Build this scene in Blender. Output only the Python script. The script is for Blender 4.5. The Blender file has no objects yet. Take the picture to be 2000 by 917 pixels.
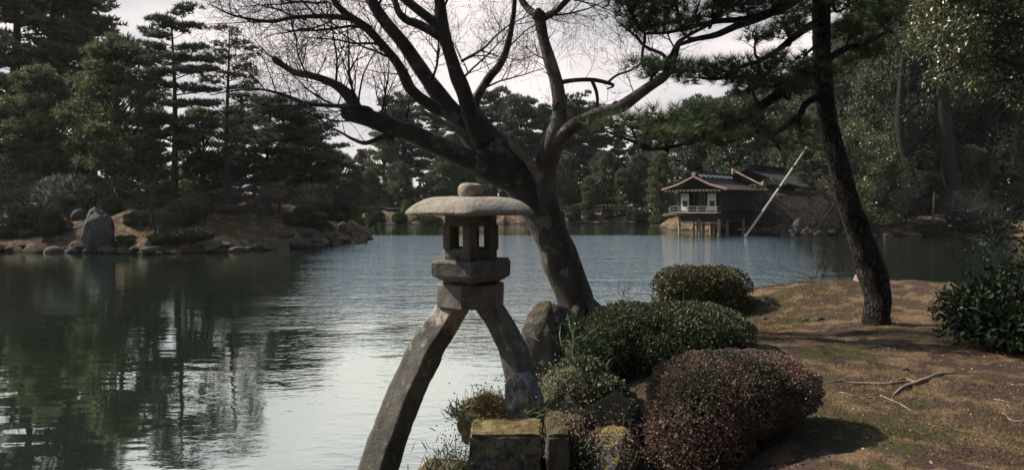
import bpy, bmesh, math, random
import numpy as np
from mathutils import Vector, Matrix, noise as mnoise

C = bpy.context.scene.collection
sc = bpy.context.scene
PI = math.pi
# ------------------------------------------------------------------ camera
CAMZ = 2.6; F = 1450.0; HOR = 395.0
PITCH = math.atan((458.5 - HOR) / F)
cam_d = bpy.data.cameras.new('camera'); cam = bpy.data.objects.new('camera', cam_d); C.objects.link(cam)
cam_d.sensor_width = 36; cam_d.lens = 36 * F / 2000; cam_d.clip_end = 5000; cam_d.clip_start = 0.05
cam.location = (0, 0, CAMZ); cam.rotation_euler = (PI / 2 - PITCH, 0, 0)
sc.camera = cam
ca, sa = math.cos(PITCH), math.sin(PITCH)
def P(px, py, Y):
    dx = (px - 1000) / F; dy = (458.5 - py) / F
    d = (dx, ca + sa * dy, -sa + ca * dy); t = Y / d[1]
    return Vector((d[0] * t, Y, CAMZ + d[2] * t))
def M(px, Y): return px / F * Y          # size in metres of px pixels at distance Y
# ------------------------------------------------------------------ light and sky
SUN_AZ = math.radians(-69)               # from +Y, to the left
SUN_EL = math.radians(41)
sdir = Vector((math.sin(SUN_AZ) * math.cos(SUN_EL), math.cos(SUN_AZ) * math.cos(SUN_EL), math.sin(SUN_EL)))
sun_d = bpy.data.lights.new('sun', 'SUN'); sun_d.energy = 5.0; sun_d.angle = math.radians(0.55); sun_d.color = (1.0, 0.90, 0.78)
sun = bpy.data.objects.new('sun', sun_d); C.objects.link(sun)
sun.rotation_euler = (-sdir).to_track_quat('-Z', 'Y').to_euler()
w = bpy.data.worlds.new('World'); sc.world = w; w.use_nodes = True
nt = w.node_tree; nt.nodes.clear(); N = nt.nodes; L = nt.links
out = N.new('ShaderNodeOutputWorld'); bg = N.new('ShaderNodeBackground'); bg.inputs[1].default_value = 0.10
L.new(bg.outputs[0], out.inputs[0])
sky = N.new('ShaderNodeTexSky'); sky.sky_type = 'NISHITA'; sky.sun_disc = False
sky.sun_elevation = SUN_EL; sky.sun_rotation = SUN_AZ; sky.air_density = 1.0; sky.dust_density = 1.0
tc = N.new('ShaderNodeTexCoord'); sp = N.new('ShaderNodeSeparateXYZ'); L.new(tc.outputs['Generated'], sp.inputs[0])
mp = N.new('ShaderNodeMapping'); mp.inputs['Scale'].default_value = (1.0, 1.0, 3.2); L.new(tc.outputs['Generated'], mp.inputs[0])
nz = N.new('ShaderNodeTexNoise'); nz.inputs['Scale'].default_value = 2.1; nz.inputs['Detail'].default_value = 7; nz.inputs['Roughness'].default_value = .55
nz.inputs['Distortion'].default_value = .5
L.new(mp.outputs[0], nz.inputs['Vector'])
# cloud cover: nearly closed low down, opening to blue overhead
cov = N.new('ShaderNodeMapRange'); L.new(sp.outputs[2], cov.inputs[0])
cov.inputs[1].default_value = 0.31; cov.inputs[2].default_value = 0.58; cov.inputs[3].default_value = 0.45; cov.inputs[4].default_value = -0.16
add = N.new('ShaderNodeMath'); add.operation = 'ADD'; L.new(nz.outputs[0], add.inputs[0]); L.new(cov.outputs[0], add.inputs[1])
rmp = N.new('ShaderNodeMapRange'); rmp.interpolation_type = 'SMOOTHSTEP'; L.new(add.outputs[0], rmp.inputs[0])
rmp.inputs[1].default_value = 0.42; rmp.inputs[2].default_value = 0.78
nz2 = N.new('ShaderNodeTexNoise'); nz2.inputs['Scale'].default_value = 3.4; nz2.inputs['Detail'].default_value = 6; L.new(mp.outputs[0], nz2.inputs['Vector'])
ccol = N.new('ShaderNodeValToRGB'); L.new(nz2.outputs[0], ccol.inputs[0])
ccol.color_ramp.elements[0].position = .38; ccol.color_ramp.elements[0].color = (4.1, 4.05, 4.3, 1)
ccol.color_ramp.elements[1].position = .60; ccol.color_ramp.elements[1].color = (7.1, 6.4, 6.3, 1)
mix = N.new('ShaderNodeMix'); mix.data_type = 'RGBA'; L.new(rmp.outputs[0], mix.inputs[0])
L.new(sky.outputs[0], mix.inputs[6]); L.new(ccol.outputs[0], mix.inputs[7]); L.new(mix.outputs[2], bg.inputs[0])
sc.view_settings.view_transform = 'Standard'; sc.view_settings.look = 'None'; sc.view_settings.exposure = 0.62; sc.view_settings.gamma = 1
sc.cycles.max_bounces = 6; sc.cycles.diffuse_bounces = 3; sc.cycles.glossy_bounces = 3; sc.cycles.transmission_bounces = 3
sc.cycles.sample_clamp_indirect = 4.0; sc.cycles.use_denoising = True
sc.cycles.caustics_reflective = False; sc.cycles.caustics_refractive = False

# ------------------------------------------------------------------ materials
def newmat(name):
    m = bpy.data.materials.new(name); m.use_nodes = True
    nt = m.node_tree; b = nt.nodes['Principled BSDF']
    return m, nt, b
def nd(nt, t, **kw):
    n = nt.nodes.new(t)
    for k, v in kw.items():
        if k in n.inputs: n.inputs[k].default_value = v
        else: setattr(n, k, v)
    return n
def ramp(nt, src, stops):
    r = nt.nodes.new('ShaderNodeValToRGB'); nt.links.new(src, r.inputs[0]); e = r.color_ramp.elements
    while len(e) < len(stops): e.new(.5)
    for i, (p, c) in enumerate(stops): e[i].position = p; e[i].color = (*c, 1)
    return r.outputs[0]
def mixc(nt, fac, a, b):
    m = nt.nodes.new('ShaderNodeMix'); m.data_type = 'RGBA'
    for s, v in ((0, fac), (6, a), (7, b)):
        if isinstance(v, (tuple, float, int)): m.inputs[s].default_value = (*v, 1) if isinstance(v, tuple) else v
        else: nt.links.new(v, m.inputs[s])
    return m.outputs[2]
def rng_(nt, src, a, b, c=0., d=1., smooth=True):
    m = nt.nodes.new('ShaderNodeMapRange'); nt.links.new(src, m.inputs[0])
    if smooth: m.interpolation_type = 'SMOOTHSTEP'
    for i, v in enumerate((a, b, c, d)): m.inputs[i + 1].default_value = v
    return m.outputs[0]
def math_(nt, op, a, b=0.):
    m = nt.nodes.new('ShaderNodeMath'); m.operation = op
    for i, v in enumerate((a, b)):
        if isinstance(v, (float, int)): m.inputs[i].default_value = v
        else: nt.links.new(v, m.inputs[i])
    return m.outputs[0]
def bump(nt, b, src, dist, strength=1.):
    n = nt.nodes.new('ShaderNodeBump'); n.inputs['Strength'].default_value = strength; n.inputs['Distance'].default_value = dist
    nt.links.new(src, n.inputs['Height']); nt.links.new(n.outputs[0], b.inputs['Normal'])
def noise(nt, scale, detail=5, rough=.55, vec=None, scl=None):
    n = nd(nt, 'ShaderNodeTexNoise', Scale=scale, Detail=detail, Roughness=rough)
    t = nt.nodes.new('ShaderNodeTexCoord'); src = t.outputs['Object']
    if scl:
        mpn = nt.nodes.new('ShaderNodeMapping'); mpn.inputs['Scale'].default_value = scl; nt.links.new(src, mpn.inputs[0]); src = mpn.outputs[0]
    nt.links.new(src, n.inputs['Vector'])
    return n.outputs[0]
def upness(nt):
    g = nt.nodes.new('ShaderNodeNewGeometry'); s = nt.nodes.new('ShaderNodeSeparateXYZ'); nt.links.new(g.outputs['Normal'], s.inputs[0])
    return s.outputs[2]

def mat_stone(name, c1, c2, scale=6, lichen=.35, lich=(.42, .43, .38), moss=0., mosscol=(.16, .13, .045), b=.012, rough=.85, fine=60):
    m, nt, p = newmat(name)
    n1 = noise(nt, scale, 8, .6); n2 = noise(nt, scale * 3.1, 6, .7); n3 = noise(nt, fine, 4, .7)
    col = ramp(nt, n1, [(.3, c1), (.68, c2)])
    col = mixc(nt, rng_(nt, n2, .56, .66, 0, lichen), col, lich)
    col = mixc(nt, rng_(nt, n3, .52, .72, 0, .5), col, tuple(x * .35 for x in c1))
    if moss > 0:
        up = math_(nt, 'ADD', upness(nt), math_(nt, 'MULTIPLY', n1, .9))
        col = mixc(nt, rng_(nt, up, 1.35 - moss, 1.55 - moss), col, mixc(nt, n3, mosscol, tuple(x * .5 for x in mosscol)))
    st_ = noise(nt, scale * 1.6, 6, .7, scl=(1.6, 1.6, .22)); col = mixc(nt, rng_(nt, st_, .50, .70, 0, .6), col, tuple(x * .4 for x in c1))
    nt.links.new(col, p.inputs['Base Color']); p.inputs['Roughness'].default_value = rough; p.inputs['Specular IOR Level'].default_value = .3
    h = math_(nt, 'ADD', math_(nt, 'MULTIPLY', n3, .35), n2)
    bump(nt, p, h, b)
    return m
def mat_bark(name, c1, c2, lichen=.3, lich=(.36, .35, .31), scale=5, b=.02, stretch=(1, 1, .25), plates=0):
    m, nt, p = newmat(name)
    n1 = noise(nt, scale, 8, .65, scl=stretch); n2 = noise(nt, scale * .7, 6, .6); n3 = noise(nt, scale * 7, 5, .7, scl=stretch)
    col = ramp(nt, n1, [(.3, c1), (.7, c2)])
    col = mixc(nt, rng_(nt, n2, .55, .64, 0, lichen), col, lich)
    col = mixc(nt, rng_(nt, n3, .5, .7, 0, .5), col, tuple(x * .4 for x in c1))
    nt.links.new(col, p.inputs['Base Color']); p.inputs['Roughness'].default_value = .9; p.inputs['Specular IOR Level'].default_value = .2
    hh = math_(nt, 'ADD', n1, math_(nt, 'MULTIPLY', n3, .4))
    if plates:
        v = nd(nt, 'ShaderNodeTexVoronoi', feature='DISTANCE_TO_EDGE', Scale=plates); mpn = nt.nodes.new('ShaderNodeMapping'); mpn.inputs['Scale'].default_value = stretch; t = nt.nodes.new('ShaderNodeTexCoord')
        wv = nt.nodes.new('ShaderNodeVectorMath'); wv.operation = 'ADD'; nzc = nd(nt, 'ShaderNodeTexNoise', Scale=6., Detail=4.); nt.links.new(t.outputs['Object'], nzc.inputs['Vector']); sc_ = nt.nodes.new('ShaderNodeVectorMath'); sc_.operation = 'SCALE'; sc_.inputs['Scale'].default_value = .12
        nt.links.new(nzc.outputs['Color'], sc_.inputs[0]); nt.links.new(t.outputs['Object'], wv.inputs[0]); nt.links.new(sc_.outputs[0], wv.inputs[1]); nt.links.new(wv.outputs[0], mpn.inputs[0]); nt.links.new(mpn.outputs[0], v.inputs['Vector'])
        e = rng_(nt, v.outputs['Distance'], .0, .12); hh = math_(nt, 'ADD', hh, math_(nt, 'MULTIPLY', e, .8)); col = mixc(nt, e, tuple(x * .35 for x in c1), col); nt.links.new(col, p.inputs['Base Color'])
    bump(nt, p, hh, b)
    return m
def mat_leaf(name, cols, rough=.5, spec=.4, trans=.25, patch=None, pscale=.6):
    """colour varies leaf by leaf; patch adds a second hue in broad clumps"""
    m, nt, p = newmat(name)
    g = nt.nodes.new('ShaderNodeNewGeometry')
    st = [(i / (len(cols) - 1), c) for i, c in enumerate(cols)]
    col = ramp(nt, g.outputs['Random Per Island'], st)
    n1 = noise(nt, pscale, 4, .6)
    if patch: col = mixc(nt, rng_(nt, n1, .42, .62), col, patch)
    nt.links.new(col, p.inputs['Base Color']); p.inputs['Roughness'].default_value = rough; p.inputs['Specular IOR Level'].default_value = spec
    if trans > 0:
        t = nt.nodes.new('ShaderNodeBsdfTranslucent'); mx = nt.nodes.new('ShaderNodeMixShader'); mx.inputs[0].default_value = trans
        nt.links.new(col, t.inputs[0]); nt.links.new(p.outputs[0], mx.inputs[1]); nt.links.new(t.outputs[0], mx.inputs[2])
        nt.links.new(mx.outputs[0], nt.nodes['Material Output'].inputs[0])
    return m
def mat_plain(name, c, rough=.8, var=.35, scale=4, stretch=None, b=.004, spec=.3):
    m, nt, p = newmat(name)
    n1 = noise(nt, scale, 6, .65, scl=stretch)
    col = ramp(nt, n1, [(.25, tuple(x * (1 - var) for x in c)), (.75, tuple(min(1, x * (1 + var)) for x in c))])
    nt.links.new(col, p.inputs['Base Color']); p.inputs['Roughness'].default_value = rough; p.inputs['Specular IOR Level'].default_value = spec
    bump(nt, p, n1, b)
    return m
MAT = {}
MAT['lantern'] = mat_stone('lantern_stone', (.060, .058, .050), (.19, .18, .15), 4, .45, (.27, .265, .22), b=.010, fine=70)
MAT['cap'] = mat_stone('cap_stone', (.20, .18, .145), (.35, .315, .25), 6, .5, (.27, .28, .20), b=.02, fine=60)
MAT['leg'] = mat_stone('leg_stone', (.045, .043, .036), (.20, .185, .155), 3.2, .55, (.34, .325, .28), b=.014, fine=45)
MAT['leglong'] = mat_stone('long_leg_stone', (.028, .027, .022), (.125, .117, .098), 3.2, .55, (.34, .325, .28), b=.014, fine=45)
def pale_top(m):     # sunlight on the upper leg painted into its colour, together with pale lichen
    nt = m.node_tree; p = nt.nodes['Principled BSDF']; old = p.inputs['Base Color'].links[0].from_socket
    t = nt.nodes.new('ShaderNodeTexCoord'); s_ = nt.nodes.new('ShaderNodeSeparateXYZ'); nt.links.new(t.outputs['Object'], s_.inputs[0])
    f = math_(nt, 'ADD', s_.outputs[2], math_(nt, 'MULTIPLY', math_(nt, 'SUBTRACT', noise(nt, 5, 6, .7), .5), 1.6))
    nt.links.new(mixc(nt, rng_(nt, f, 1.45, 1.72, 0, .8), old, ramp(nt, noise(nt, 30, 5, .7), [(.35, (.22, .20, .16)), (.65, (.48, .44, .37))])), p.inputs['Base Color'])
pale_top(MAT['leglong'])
MAT['rock'] = mat_stone('dark_rock', (.04, .037, .032), (.135, .12, .098), 3, .45, (.34, .34, .30), moss=.5, mosscol=(.11, .095, .04), b=.06, fine=18)
MAT['rockpale'] = mat_stone('pale_rock', (.035, .037, .036), (.10, .102, .098), 2.2, .6, (.20, .205, .195), moss=0, b=.08, fine=9)
MAT['lichenrock'] = mat_stone('lichen_rock', (.035, .033, .027), (.15, .14, .12), 7, .7, (.30, .30, .27), moss=.45, mosscol=(.24, .19, .06), b=.03, fine=30)
MAT['whiterock'] = mat_stone('white_lichen_rock', (.08, .078, .07), (.42, .42, .40), 12, .9, (.68, .68, .64), b=.03, fine=30)
MAT['mossblock'] = mat_stone('mossy_block', (.02, .021, .019), (.22, .23, .21), 24, .95, (.36, .38, .35), moss=.85, mosscol=(.27, .22, .10), b=.014, fine=70)
MAT['pinkrock'] = mat_stone('pink_rock', (.30, .22, .19), (.5, .4, .36), 4, .3, (.5, .45, .42), b=.02)
MAT['maple'] = mat_bark('maple_bark', (.026, .024, .020), (.080, .072, .060), .55, (.24, .225, .195), 3.2, .05, (1, 1, .3))
MAT['snag'] = mat_bark('lichened_snag', (.12, .105, .085), (.34, .30, .24), .6, (.45, .42, .36), 3.2, .04, (1, 1, .4))
MAT['maple_sunlit'] = mat_bark('sunlit_maple_bark', (.050, .045, .038), (.15, .135, .11), .6, (.30, .28, .24), 3.2, .05, (1, 1, .3))  # maple bark lightened, painting sunlight onto the right-hand limbs
MAT['twig'] = mat_plain('twig_bark', (.030, .024, .021), .9, .3, 3)
MAT['pinebark'] = mat_bark('pine_bark', (.016, .014, .012), (.055, .046, .038), .35, (.17, .14, .12), 7, .06, (1, 1, .4), 13)
MAT['farbark'] = mat_bark('far_bark', (.012, .011, .010), (.042, .038, .033), .25, (.10, .095, .085), 2, .05, (1, 1, .3))
MAT['barebark'] = mat_bark('bare_bark', (.025, .022, .019), (.085, .077, .067), .4, (.24, .23, .21), 2.5, .03, (1, 1, .5))
MAT['needle'] = mat_leaf('pine_needles', [(.040, .066, .030), (.078, .115, .048), (.13, .165, .070)], .5, .35, .4)
MAT['farneedle'] = mat_leaf('dark_needles', [(.045, .062, .040), (.080, .104, .058), (.12, .140, .078)], .6, .25, .35, (.058, .078, .048), .35)
MAT['farneedle2'] = mat_leaf('pale_needles', [(.080, .094, .044), (.12, .136, .062), (.16, .170, .080)], .6, .25, .35, (.085, .105, .052), .35)
MAT['farleaf'] = mat_leaf('dark_leaves', [(.048, .060, .036), (.078, .092, .052), (.115, .128, .072)], .5, .3, .35, (.056, .070, .042), .3)
MAT['oakleaf'] = mat_leaf('glossy_leaves', [(.045, .058, .026), (.085, .098, .042), (.15, .15, .06), (.20, .17, .07)], .33, .5, .2, (.05, .068, .030), .9)
MAT['box'] = mat_leaf('small_green_leaves', [(.042, .060, .030), (.075, .098, .048), (.12, .14, .07)], .5, .28, .15)
MAT['boxolive'] = mat_leaf('olive_leaves', [(.045, .048, .020), (.085, .082, .032), (.12, .11, .045)], .45, .4, .12)
MAT['redleaf'] = mat_leaf('red_green_leaves', [(.075, .070, .050), (.14, .115, .09), (.16, .10, .082), (.26, .12, .10), (.16, .145, .105)], .55, .25, .2, (.080, .080, .055), 3.0)
MAT['farbox'] = mat_leaf('far_shrub_leaves', [(.022, .028, .016), (.045, .052, .026), (.075, .080, .040)], .7, .12, .1)
MAT['paleleaf'] = mat_leaf('pale_shrub_leaves', [(.06, .08, .05), (.16, .19, .13), (.36, .38, .30)], .35, .6, .15)
MAT['yellowleaf'] = mat_leaf('yellow_shrub_leaves', [(.07, .08, .03), (.17, .17, .07), (.33, .31, .15)], .4, .5, .2)
MAT['aucuba'] = mat_leaf('aucuba_leaves', [(.012, .030, .012), (.028, .055, .022), (.05, .08, .03)], .42, .35, .15)
MAT['lily'] = mat_leaf('strap_leaves', [(.04, .06, .025), (.09, .11, .05), (.16, .17, .09)], .4, .5, .2)
MAT['grass'] = mat_leaf('dry_grass', [(.08, .058, .034), (.155, .108, .066), (.28, .20, .125), (.12, .095, .05)], .8, .1, .25, (.09, .076, .038), .9)
MAT['moss'] = mat_leaf('mossy_grass', [(.13, .098, .045), (.23, .17, .08), (.34, .26, .13)], .8, .1, .25)
MAT['litter'] = mat_leaf('litter', [(.06, .035, .02), (.14, .075, .04), (.30, .2, .13), (.42, .36, .28)], .8, .2, .1)
MAT['root'] = mat_plain('root_bark', (.22, .175, .135), .8, .45, 14, None, .006)
MAT['bud'] = mat_plain('red_buds', (.16, .065, .05), .7, .3, 8)
MAT['wood'] = mat_plain('dark_timber', (.017, .015, .013), .8, .5, 3, (1, 1, 6))
MAT['pile'] = mat_plain('pile_timber', (.26, .19, .14), .8, .6, 2, (1, 1, .5), .01)
MAT['rail'] = mat_plain('grey_timber', (.24, .22, .20), .7, .3, 4)
MAT['white'] = mat_plain('white_plaster', (.62, .62, .60), .6, .06, 3)
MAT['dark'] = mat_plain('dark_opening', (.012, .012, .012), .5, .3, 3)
MAT['tile'] = mat_plain('roof_shingle', (.050, .037, .033), .8, .35, 5, (1, 1, 1), .02)
MAT['tiledark'] = mat_plain('roof_dark', (.036, .034, .032), .8, .4, 4, (1, 1, 1), .02)
MAT['barge'] = mat_plain('barge_timber', (.27, .18, .15), .8, .25, 4)
MAT['tileend'] = mat_plain('tile_end', (.27, .21, .15), .7, .4, 4)
MAT['bamboo'] = mat_plain('bamboo', (.40, .37, .31), .5, .25, 2)
MAT['plank'] = mat_plain('pale_plank', (.50, .44, .40), .7, .25, 3)

def ground_mat():
    m, nt, p = newmat('ground_soil')
    n1 = noise(nt, .55, 6, .6); n2 = noise(nt, 2.2, 6, .65); n3 = noise(nt, 14, 6, .75); n4 = noise(nt, 45, 4, .8)
    soil = ramp(nt, n4, [(.35, (.030, .022, .018)), (.72, (.15, .102, .080))])
    dry = ramp(nt, n4, [(.32, (.075, .050, .024)), (.72, (.34, .24, .14))])
    green = ramp(nt, n4, [(.32, (.036, .036, .016)), (.72, (.115, .105, .045))])
    col = mixc(nt, rng_(nt, n2, .42, .52), dry, soil)
    col = mixc(nt, rng_(nt, math_(nt, 'ADD', n1, math_(nt, 'MULTIPLY', math_(nt, 'SUBTRACT', n3, .5), .25)), .555, .63), col, green)
    col = mixc(nt, rng_(nt, n3, .55, .68, 0, .55), col, mixc(nt, .5, soil, dry))
    # wet soil near and under the water line (the mud itself is dark)
    g = nt.nodes.new('ShaderNodeNewGeometry'); s = nt.nodes.new('ShaderNodeSeparateXYZ'); nt.links.new(g.outputs['Position'], s.inputs[0])
    col = mixc(nt, rng_(nt, s.outputs[2], .0, .18), (.018, .018, .012), col)
    # far woods floor: leaf mould
    col = mixc(nt, rng_(nt, math_(nt, 'ADD', s.outputs[1], math_(nt, 'MULTIPLY', n1, 10.)), 100, 108), col, (.03, .026, .018))
    nt.links.new(col, p.inputs['Base Color']); p.inputs['Roughness'].default_value = .95; p.inputs['Specular IOR Level'].default_value = .1
    bump(nt, p, math_(nt, 'ADD', n3, math_(nt, 'MULTIPLY', n4, .5)), .05)
    return m
MAT['ground'] = ground_mat()
def water_mat():
    m = bpy.data.materials.new('pond_water'); m.use_nodes = True; nt = m.node_tree; nt.nodes.clear(); lk = nt.links.new
    out = nt.nodes.new('ShaderNodeOutputMaterial')
    g = nt.nodes.new('ShaderNodeNewGeometry'); s = nt.nodes.new('ShaderNodeSeparateXYZ'); lk(g.outputs['Position'], s.inputs[0])
    X, Y = s.outputs[0], s.outputs[1]
    # wind: ripples build over the open middle of the pond, lee of the island and the banks stays calm
    broad = noise(nt, .11, 3, .5, scl=(1, .6, 1)); mid = noise(nt, .5, 3, .5, scl=(.5, 1, 1))
    wob = math_(nt, 'MULTIPLY', math_(nt, 'SUBTRACT', broad, .5), 14.)
    nearm = rng_(nt, math_(nt, 'ADD', Y, math_(nt, 'ADD', math_(nt, 'MULTIPLY', math_(nt, 'SUBTRACT', mid, .5), 9.), math_(nt, 'MULTIPLY', wob, .35))), 10.0, 28.0, .06, 1)
    farm = rng_(nt, math_(nt, 'ADD', Y, math_(nt, 'MULTIPLY', wob, .12)), 57.0, 60.5, 1, .06)
    xe = math_(nt, 'ADD', X, math_(nt, 'MULTIPLY', Y, .23))       # lee of the island
    leftm = rng_(nt, math_(nt, 'ADD', xe, math_(nt, 'MULTIPLY', wob, .25)), -3.2, 1.6, .05, 1)
    rightm = rng_(nt, math_(nt, 'SUBTRACT', X, math_(nt, 'MULTIPLY', Y, .34)), -.5, 4.5, 1, .10)
    amp = math_(nt, 'MULTIPLY', math_(nt, 'MULTIPLY', nearm, farm), math_(nt, 'MULTIPLY', leftm, rightm))
    amp = math_(nt, 'MULTIPLY', amp, rng_(nt, mid, .25, .6, .6, 1.1))
    r1 = noise(nt, 3.0, 3, .55, scl=(.75, 1.5, 1)); r2 = noise(nt, 9.0, 2, .5, scl=(.7, 1.5, 1)); r3 = noise(nt, .9, 2, .5, scl=(.6, 1.5, 1))
    r0 = noise(nt, 1.3, 3, .55, scl=(.7, 1.6, 1))
    h = math_(nt, 'ADD', math_(nt, 'ADD', math_(nt, 'MULTIPLY', r1, 1.1), math_(nt, 'MULTIPLY', r0, .9)), math_(nt, 'MULTIPLY', r2, .30))
    h = math_(nt, 'ADD', math_(nt, 'MULTIPLY', h, amp), math_(nt, 'MULTIPLY', r3, .06))
    bn = nt.nodes.new('ShaderNodeBump'); bn.inputs['Distance'].default_value = .12; lk(h, bn.inputs['Height'])
    dif = nt.nodes.new('ShaderNodeBsdfDiffuse'); dif.inputs[0].default_value = (.024, .034, .024, 1)
    gl = nt.nodes.new('ShaderNodeBsdfGlossy'); gl.inputs['Roughness'].default_value = .025; gl.inputs[0].default_value = (.86, .97, .91, 1)
    fr = nt.nodes.new('ShaderNodeFresnel'); fr.inputs[0].default_value = 1.33
    lk(bn.outputs[0], dif.inputs['Normal']); lk(bn.outputs[0], gl.inputs['Normal']); lk(bn.outputs[0], fr.inputs['Normal'])
    fac = rng_(nt, fr.outputs[0], .02, .50, .64, .90, False)
    mx = nt.nodes.new('ShaderNodeMixShader'); lk(fac, mx.inputs[0]); lk(dif.outputs[0], mx.inputs[1]); lk(gl.outputs[0], mx.inputs[2])
    lk(mx.outputs[0], out.inputs[0])
    return m
MAT['water'] = water_mat()

# ------------------------------------------------------------------ mesh helpers
class Acc:
    def __init__(s): s.v = []; s.q = []; s.t = []; s.n = 0
    def add(s, v, q=None, t=None):
        v = np.asarray(v, np.float32).reshape(-1, 3)
        if q is not None and len(q): s.q.append(np.asarray(q, np.int32).reshape(-1, 4) + s.n)
        if t is not None and len(t): s.t.append(np.asarray(t, np.int32).reshape(-1, 3) + s.n)
        s.v.append(v); s.n += len(v)
    def mesh(s, name, mat, smooth=False, origin=None):
        V = np.concatenate(s.v) if s.v else np.zeros((0, 3), np.float32)
        if origin is not None: V = V - np.array(origin, np.float32)
        Q = np.concatenate(s.q) if s.q else np.zeros((0, 4), np.int32)
        T = np.concatenate(s.t) if s.t else np.zeros((0, 3), np.int32)
        me = bpy.data.meshes.new(name)
        me.vertices.add(len(V)); me.vertices.foreach_set('co', V.ravel().astype(np.float32))
        nl = Q.size + T.size; me.loops.add(nl); me.loops.foreach_set('vertex_index', np.concatenate([Q.ravel(), T.ravel()]).astype(np.int32))
        me.polygons.add(len(Q) + len(T))
        st = np.concatenate([np.arange(len(Q)) * 4, Q.size + np.arange(len(T)) * 3]).astype(np.int32)
        me.polygons.foreach_set('loop_start', st)
        me.polygons.foreach_set('use_smooth', np.full(len(st), smooth, bool))
        me.update(calc_edges=True); me.materials.append(mat)
        return me
def O(name, me, parent=None, loc=None, kind=None):
    o = bpy.data.objects.new(name, me); C.objects.link(o)
    if parent is not None: o.parent = parent
    if loc is not None: o.location = loc
    if kind: o['kind'] = kind
    return o
def tag(o, label, cat, group=None, kind=None):
    if label: o['label'] = label
    if cat: o['category'] = cat
    if group: o['group'] = group
    if kind: o['kind'] = kind
    return o
def thing(name, label, cat, loc=(0, 0, 0), group=None, rz=0):
    o = bpy.data.objects.new(name, None); C.objects.link(o); o.location = loc; o.rotation_euler = (0, 0, rz); o.empty_display_size = .2
    return tag(o, label, cat, group)
def copy_tree(root, loc, rz, scl, label, group=None, cat=None):
    r = root.copy(); C.objects.link(r); r.location = loc; r.rotation_euler = (0, 0, rz); r.scale = scl; r['label'] = label
    if group: r['group'] = group
    elif 'group' in r: del r['group']
    if cat: r['category'] = cat
    for ch in list(root.children):
        c = ch.copy(); C.objects.link(c); c.parent = r
    return r
def smooth_line(pts, n=4):
    """Catmull-Rom through rows (x,y,z,r)"""
    p = np.asarray(pts, float)
    if len(p) < 3: return p
    a = np.vstack([2 * p[0] - p[1], p, 2 * p[-1] - p[-2]]); out = []
    for i in range(1, len(a) - 2):
        p0, p1, p2, p3 = a[i - 1], a[i], a[i + 1], a[i + 2]
        for k in range(n):
            t = k / n
            out.append(.5 * ((2 * p1) + (-p0 + p2) * t + (2 * p0 - 5 * p1 + 4 * p2 - p3) * t * t + (-p0 + 3 * p1 - 3 * p2 + p3) * t ** 3))
    out.append(p[-1]); out = np.array(out); out[:, 3] = np.maximum(out[:, 3], 1e-4)
    return out
def tube(acc, line, sides=6, wob=0., rng=None, capend=True, square=None):
    line = np.asarray(line, float); n = len(line); p = line[:, :3]; r = line[:, 3]
    t = np.gradient(p, axis=0); t /= np.linalg.norm(t, axis=1)[:, None] + 1e-9
    ref = np.array([0, 1, 0.]) if abs(t[0][1]) < .8 else np.array([1., 0, 0])
    u = np.cross(t[0], ref); u /= np.linalg.norm(u) + 1e-9
    ang = np.arange(sides) / sides * 2 * PI; ca_, sa_ = np.cos(ang), np.sin(ang)
    V = np.empty((n, sides, 3))
    for i in range(n):
        u = u - t[i] * np.dot(u, t[i]); u /= np.linalg.norm(u) + 1e-9; v = np.cross(t[i], u)
        rr = r[i] * (1 + (wob * np.array([mnoise.noise(Vector((p[i][0] * 3 + c * 1.3, p[i][1] * 3 + s_ * 1.3, p[i][2] * 3))) for c, s_ in zip(ca_, sa_)]) if wob else 0))
        V[i] = p[i] + (ca_ * rr)[:, None] * u + (sa_ * rr)[:, None] * v
    idx = np.arange(n * sides).reshape(n, sides); a = idx[:-1]; b = idx[1:]
    Q = np.stack([a, np.roll(a, -1, 1), np.roll(b, -1, 1), b], -1).reshape(-1, 4)
    V = V.reshape(-1, 3); T = []
    if capend:
        V = np.vstack([V, p[-1] + t[-1] * r[-1] * .4, p[0]]); e = n * sides
        for k in range(sides):
            T.append((idx[-1][k], idx[-1][(k + 1) % sides], e)); T.append((idx[0][(k + 1) % sides], idx[0][k], e + 1))
    acc.add(V, Q, T)
def tubes3(acc, A, B, ra, rb, sides=3):
    """many straight thin segments at once"""
    A = np.asarray(A, float); B = np.asarray(B, float); n = len(A)
    if n == 0: return
    d = B - A; d /= np.linalg.norm(d, axis=1)[:, None] + 1e-9
    ref = np.where(np.abs(d[:, 2:3]) > .8, np.array([[1., 0, 0]]), np.array([[0, 0, 1.]]))
    u = np.cross(d, ref); u /= np.linalg.norm(u, axis=1)[:, None] + 1e-9; v = np.cross(d, u)
    V = np.empty((n, 2 * sides, 3))
    for k in range(sides):
        a = 2 * PI * k / sides; o = math.cos(a) * u + math.sin(a) * v
        V[:, k] = A + o * np.asarray(ra)[:, None]; V[:, sides + k] = B + o * np.asarray(rb)[:, None]
    base = (np.arange(n) * 2 * sides)[:, None, None]
    q = np.array([[k, (k + 1) % sides, sides + (k + 1) % sides, sides + k] for k in range(sides)])[None]
    acc.add(V.reshape(-1, 3), (base + q).reshape(-1, 4))
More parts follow.
